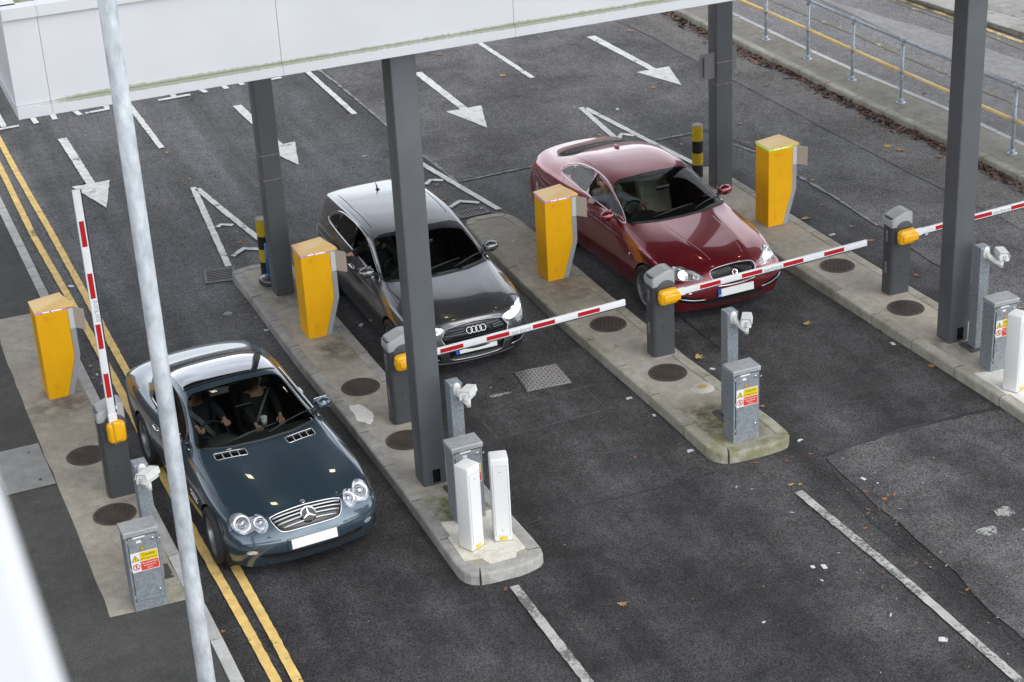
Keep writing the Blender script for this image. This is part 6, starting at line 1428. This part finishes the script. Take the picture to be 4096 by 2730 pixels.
Ls = [ # x, y, size(m), colour, kind, z
 (6.75, 14.99, .125, 'tan', 'maple', 0), (9.51, 16.33, .10, 'yellow', 'maple', 0), (9.60, 16.29, .07, 'yellow', 'maple', 0), (10.27, 15.56, .08, 'orange', 'maple', 0), (10.17, 15.81, .06, 'orange', 'oval', 0), (9.59, 14.63, .09, 'orange', 'oval', 0),
 (9.79, 14.27, .07, 'dull', 'oval', 0), (8.20, 17.73, .05, 'orange', 'maple', 0), (9.40, 16.96, .07, 'orange', 'maple', 0), (9.47, 16.68, .06, 'brown', 'oval', 0), (9.15, 16.77, .07, 'dull', 'oval', 0), (9.15, 15.64, .06, 'brown', 'oval', 0), (9.77, 15.15, .05, 'orange', 'oval', 0), (10.0, 15.47, .07, 'brown', 'oval', 0),
 (9.88, 15.37, .06, 'dull', 'oval', 0), (5.76, 15.79, .08, 'brown', 'oval', 0), (6.24, 15.07, .06, 'dull', 'oval', 0), (6.19, 14.77, .055, 'dull', 'oval', 0), (10.06, 13.65, .05, 'orange', 'oval', 0), (9.46, 14.30, .06, 'brown', 'oval', 0), (9.54, 13.85, .07, 'dull', 'oval', 0), (9.87, 14.30, .06, 'brown', 'maple', 0), (9.96, 14.25, .06, 'brown', 'oval', 0),
 (9.74, 16.83, .06, 'orange', 'oval', 0), (10.07, 16.85, .05, 'orange', 'oval', 0), (10.42, 15.60, .05, 'orange', 'oval', 0), (11.69, 33.91, .15, 'orange', 'maple', 0), (12.26, 32.04, .16, 'yellow', 'maple', 0), (12.08, 30.83, .10, 'brown', 'maple', 0), (14.42, 29.96, .13, 'tan', 'maple', 0), (15.58, 33.40, .13, 'tan', 'oval', 0), (11.16, 31.45, .08, 'orange', 'maple', 0), (14.44, 30.78, .08, 'brown', 'oval', 0),
 (15.75, 33.34, .07, 'orange', 'oval', 0), (15.68, 34.08, .08, 'orange', 'oval', 0), (9.06, 26.62, .11, 'orange', 'maple', 0), (9.20, 27.31, .08, 'tan', 'oval', 0), (12.29, 29.08, .07, 'tan', 'oval', 0), (12.49, 28.13, .10, 'yellow', 'oval', 0), (13.20, 28.68, .08, 'orange', 'oval', 0), (9.01, 31.35, .07, 'yellow', 'maple', 0), (5.58, 31.09, .11, 'tan', 'oval', 0), (5.71, 32.62, .07, 'brown', 'oval', 0),
 (5.60, 32.84, .07, 'orange', 'oval', 0), (6.12, 32.79, .05, 'orange', 'oval', 0), (5.63, 29.62, .07, 'tan', 'oval', 0), (5.51, 29.45, .07, 'orange', 'oval', 0), (5.50, 29.57, .06, 'orange', 'oval', 0), (5.04, 28.54, .05, 'orange', 'oval', 0), (5.47, 28.77, .07, 'tan', 'oval', 0), (9.15, 33.25, .09, 'brown', 'maple', 0),
 (16.21, 29.01, .09, 'orange', 'maple', 0), (16.57, 28.93, .06, 'brown', 'maple', 0), (14.84, 27.42, .12, 'yellow', 'oval', 0), (14.50, 26.52, .09, 'tan', 'oval', 0), (14.44, 26.63, .07, 'orange', 'oval', 0), (16.40, 25.20, .17, 'yellow', 'maple', 0), (16.50, 24.98, .19, 'tan', 'maple', 0), (16.86, 24.39, .13, 'tan', 'maple', 0), (14.56, 24.49, .08, 'yellow', 'oval', 0), (15.22, 24.54, .06, 'tan', 'oval', 0),
 (14.18, 23.54, .10, 'orange', 'maple', 0), (13.65, 23.18, .17, 'yellow', 'maple', 0), (14.16, 23.30, .07, 'brown', 'oval', 0), (18.41, 27.18, .11, 'brown', 'maple', 0), (15.63, 27.65, .06, 'orange', 'oval', 0), (15.88, 27.19, .07, 'tan', 'oval', 0), (15.89, 26.70, .08, 'brown', 'oval', 0), (15.53, 26.35, .08, 'orange', 'oval', 0), (11.82, 19.95, .145, 'yellow', 'maple', 0), (12.36, 21.38, .10, 'orange', 'maple', 0),
 (12.35, 21.65, .07, 'orange', 'oval', 0), (13.97, 20.60, .11, 'orange', 'oval', 0), (14.07, 21.98, .11, 'tan', 'oval', 0), (12.56, 19.32, .10, 'brown', 'maple', 0), (12.57, 18.11, .11, 'orange', 'maple', 0), (13.9, 16.9, .16, 'yellow', 'maple', 0), (14.11, 22.59, .08, 'tan', 'oval', 0), (10.15, 18.15, .08, 'orange', 'maple', 0), (10.06, 19.73, .15, 'yellow', 'maple', 0),
 (2.68, 29.19, .07, 'tan', 'oval', 0), (2.66, 28.49, .06, 'brown', 'oval', 0), (2.72, 27.80, .09, 'orange', 'maple', 0), (2.70, 26.70, .07, 'orange', 'oval', 0), (2.78, 25.4, .06, 'orange', 'oval', 0), (3.19, 26.12, .06, 'yellow', 'oval', 0), (2.78, 23.30, .09, 'tan', 'maple', 0), (2.86, 23.12, .08, 'orange', 'maple', 0), (2.81, 22.70, .07, 'tan', 'oval', 0), (2.74, 22.92, .05, 'yellow', 'oval', 0), (2.84, 16.37, .06, 'orange', 'maple', 0),
 (5.68, 26.52, .11, 'orange', 'oval', 0), (5.75, 26.94, .06, 'yellow', 'oval', 0), (5.18, 24.30, .06, 'orange', 'oval', 0), (5.18, 23.73, .06, 'tan', 'oval', 0), (13.50, 27.03, .09, 'tan', 'maple', 0), (6.72, 21.9, .05, 'tan', 'oval', 0), (6.70, 18.05, .07, 'yellow', 'oval', 0), (9.15, 20.3, .06, 'tan', 'oval', .139), (9.99, 21.0, .06, 'brown', 'maple', 0), (10.18, 20.6, .05, 'brown', 'oval', 0), (6.15, 17.0, .04, 'yellow', 'oval', .139),
 (22.6, 30.1, .10, 'orange', 'maple', .15), (22.3, 30.0, .09, 'tan', 'oval', .15), (22.1, 30.6, .08, 'brown', 'oval', .15), (5.9, 17.4, .04, 'brown', 'oval', .139), (16.2, 26.0, .05, 'orange', 'oval', 0), (15.2, 22.6, .09, 'brown', 'maple', 0), (14.6, 19.0, .08, 'tan', 'oval', 0), (11.55, 15.4, .06, 'brown', 'oval', 0)]
CN = {'tan': 'pale tan', 'brown': 'dark brown', 'yellow': 'pale yellow', 'orange': 'russet', 'dull': 'dull dark'}
def where(x, y):
    if x > 21: return 'on the top right paving slabs'
    if x > 18: return 'on the road beyond the railing'
    if x < 3.4: return 'by the double yellow lines'
    if y > 28: return 'on the lanes behind the ' + ('coupe' if x < 6.5 else 'hatchback' if x < 10 else 'saloon' if x < 13.3 else 'saloon, right of it')
    if x > 13.4: return 'on the far right lane'
    if y > 23.5: return 'behind the ' + ('left island' if x < 7 else 'middle island' if x < 11 else 'right island')
    if y > 17.2: return 'in the ' + ('hatchback lane' if x < 9 else 'saloon lane')
    return 'on the foreground road'
def img(x, y):
    q = M.to_3x3().transposed() @ (Vector((x, y, 0))-Vector((0, 0, 11.07))); return -q.x/q.z, q.y/q.z      # left-right, top-down
ORD = ['topmost', 'second', 'third', 'fourth', 'fifth', 'sixth', 'seventh', 'eighth', 'ninth']
def order(labs, pos):
    by = {}
    for i, l in enumerate(labs): by.setdefault(l, []).append(i)
    for l, ids in by.items():
        if len(ids) < 2: continue
        ids.sort(key=lambda i: img(*pos[i])[1])
        for k, i in enumerate(ids): labs[i] = l + (', %s of %d' % (ORD[k], len(ids)) if k < len(ids)-1 else ', lowest of %d' % len(ids))
    return labs
labs = order(['%s %s %s fallen leaf %s' % ('large' if s >= .12 else 'small' if s < .08 else 'medium', CN[cn], 'lobed' if k == 'maple' else 'oval', where(x, y)) for (x, y, s, cn, k, z) in Ls], [(q[0], q[1]) for q in Ls])
for i, (x, y, s, cn, k, z) in enumerate(Ls):
    o = bpy.data.objects.new('fallen_leaf', leafs[k, cn, i % 3]); C.objects.link(o)
    zz = z if z else (.004 if (y < 25 and x < 14.2 and not (x > 10.1 and y < 16.9)) else .014 if x < 18 else .022)
    o.location = (x, y, zz); o.scale = (s*.62, s*.62, s*.62); o.rotation_euler = (R(random.uniform(-8, 8)), R(random.uniform(-8, 8)), random.uniform(0, 6.28))
    tag(o, labs[i], 'leaf', 'fallen leaves on the roads')
# drift of leaves lying along the long kerb
bm = bmesh.new(); rn = random.Random(11); mats = list(LM.values())
kp = [(16.80, 37), (16.86, 33), (16.93, 30.8), (17.01, 29), (17.05, 27.2), (17.15, 25.7), (17.24, 24), (17.28, 22.7), (17.40, 20), (17.48, 18)]
for i in range(2600):
    y = rn.uniform(18, 37); 
    for (xa, ya), (xb, yb) in zip(kp, kp[1:]):
        if yb <= y <= ya: kx = xa+(xb-xa)*(ya-y)/(ya-yb); break
    dens = .5+.9*noise.noise(Vector((y*1.3, 2.2, 0)))
    if rn.random() > dens+.25: continue
    wv = .10+.07*noise.noise(Vector((y*.9, 7, 1)))
    x = kx-.012-abs(rn.gauss(0, wv)); s = rn.uniform(.03, .08)
    Mx = T(x, y, .018+max(0, .05-.3*(kx-x))*rn.random()) @ Matrix.Rotation(rn.uniform(0, 6.28), 4, 'Z') @ Matrix.Rotation(rn.uniform(-.6, .6), 4, 'X') @ Matrix.Rotation(rn.uniform(-.5, .5), 4, 'Y')
    vs = [bm.verts.new(Mx @ Vector(q)) for q in ((0, -s, 0), (s*.45, -s*.35, s*.15), (s*.4, s*.4, s*.12), (0, s, 0), (-s*.4, s*.4, s*.15), (-s*.45, -s*.3, s*.12))]
    f = bm.faces.new(vs); f.material_index = rn.choice((0, 1, 1, 3, 3, 4, 4))
mats = [mat('litter_%d' % k, c1, .75, col2=c2, scale=20) for k, (c1, c2) in enumerate((((.30, .20, .14), (.22, .14, .10)), ((.17, .10, .075), (.11, .07, .055)), ((.34, .24, .15), (.25, .17, .11)), ((.22, .125, .09), (.15, .09, .07)), ((.10, .075, .065), (.08, .06, .05))))]
me = bpy.data.meshes.new('leaf_litter'); bm.to_mesh(me); bm.free()
o = link('leaf_litter', me, mats); o['kind'] = 'stuff'; tag(o, 'drift of brown dead leaves along the foot of the long kerb', 'leaf litter')
PPm = mat('paper', (.62, .63, .66), .6, var=.12, scale=60)
Ps = [(8.86, 14.73, .055), (8.97, 14.68, .085), (9.34, 13.01, .09), (10.30, 16.06, .07), (7.90, 14.06, .04), (8.81, 14.46, .035), (8.78, 19.11, .075), (8.86, 18.56, .06), (10.13, 17.19, .075), (8.85, 17.56, .08), (10.08, 19.35, .07), (12.50, 18.90, .08), (13.70, 22.44, .09), (14.04, 19.32, .08), (6.43, 22.79, .085), (5.20, 23.26, .07), (13.33, 29.21, .08), (3.01, 26.09, .09), (2.80, 23.0, .05), (6.36, 20.9, .04), (9.45, 25.95, .04), (9.28, 24.2, .05)]
def pw(x, y):
    if x < 4: return 'by the double yellow lines' if y > 24 else 'beside the leftmost ticket machine'
    if y > 27: return 'behind the red saloon'
    if y > 25: return 'on the drain grating'
    if y > 24: return 'on the middle island'
    if y > 23: return 'behind the coupe'
    if y > 22.6: return 'beside the hatchback'
    if y > 21: return 'beside the right island'
    if y < 15: return 'in the foreground'
    return 'in the hatchback lane' if x < 9 else 'in the saloon lane' if x < 13 else 'right of the right island'
plabs = order(['scrap of white paper lying ' + pw(q[0], q[1]) for q in Ps], Ps and [(q[0], q[1]) for q in Ps])
for i, (x, y, s) in enumerate(Ps):
    mb = MB(); rn = random.Random(i); q = s*.5; t_ = s*rn.uniform(.55, .8)*.5
    vs = [(-q, -t_, 0), (0, -t_, .012*rn.random()), (q, -t_, .004), (q, t_, .01*rn.random()), (0, t_, .014*rn.random()), (-q, t_, .003)]
    mb.poly([vs[0], vs[1], vs[4], vs[5]]).poly([vs[1], vs[2], vs[3], vs[4]]); bmesh.ops.remove_doubles(mb.bm, verts=mb.bm.verts, dist=1e-5)
    z_ = .146 if (9.2 < x < 9.3 and y > 24) else .022 if (9.4 < x < 9.5 and y > 25) else .014 if (x > 10.1 and (y < 16.9 or y > 27)) or y > 25.9 else .004
    o = mb.build('paper_scrap', PPm, None, loc=(x, y, z_), rot=(0, 0, rn.uniform(0, 3)))
    tag(o, plabs[i], 'paper', 'paper scraps on the roads')

# small debris scattered over the roads: leaf crumbs, twigs, grit
bm = bmesh.new(); rn = random.Random(33)
for i in range(520):
    if rn.random() < .5: x, y = rn.gauss(9.9, .55), rn.uniform(12.5, 17)
    else: x, y = rn.uniform(2.9, 16.6), rn.uniform(12.5, 33.5)
    if any(a < x < b and c_ < y < d for a, b, c_, d in ((5.1, 6.4, 15.9, 25.4), (8.75, 10.05, 17, 25.5), (12.4, 13.8, 15.9, 25.7))) or x < 2.95: continue
    s = rn.uniform(.006, .019); zz = .021 if (y > 27 or x > 10) else .0065
    Mx = T(x, y, zz) @ Matrix.Rotation(rn.uniform(0, 6.28), 4, 'Z') @ Matrix.Rotation(rn.uniform(-.3, .3), 4, 'X')
    L_ = s*rn.choice((1, 1, 1.3, 2.4)); vs = [bm.verts.new(Mx @ Vector(q)) for q in ((-L_, -s*.4, 0), (L_*.4, -s*.5, .002), (L_, 0, .003), (L_*.2, s*.55, .003), (-L_*.7, s*.4, 0))]
    f = bm.faces.new(vs); f.material_index = rn.choice((0, 1, 1, 2, 3, 3, 4, 4, 5))
me = bpy.data.meshes.new('road_debris'); bm.to_mesh(me); bm.free()
o = link('road_debris', me, mats + [PPm]); o['kind'] = 'stuff'; tag(o, 'tiny leaf crumbs, twigs and grit scattered over the road', 'debris')
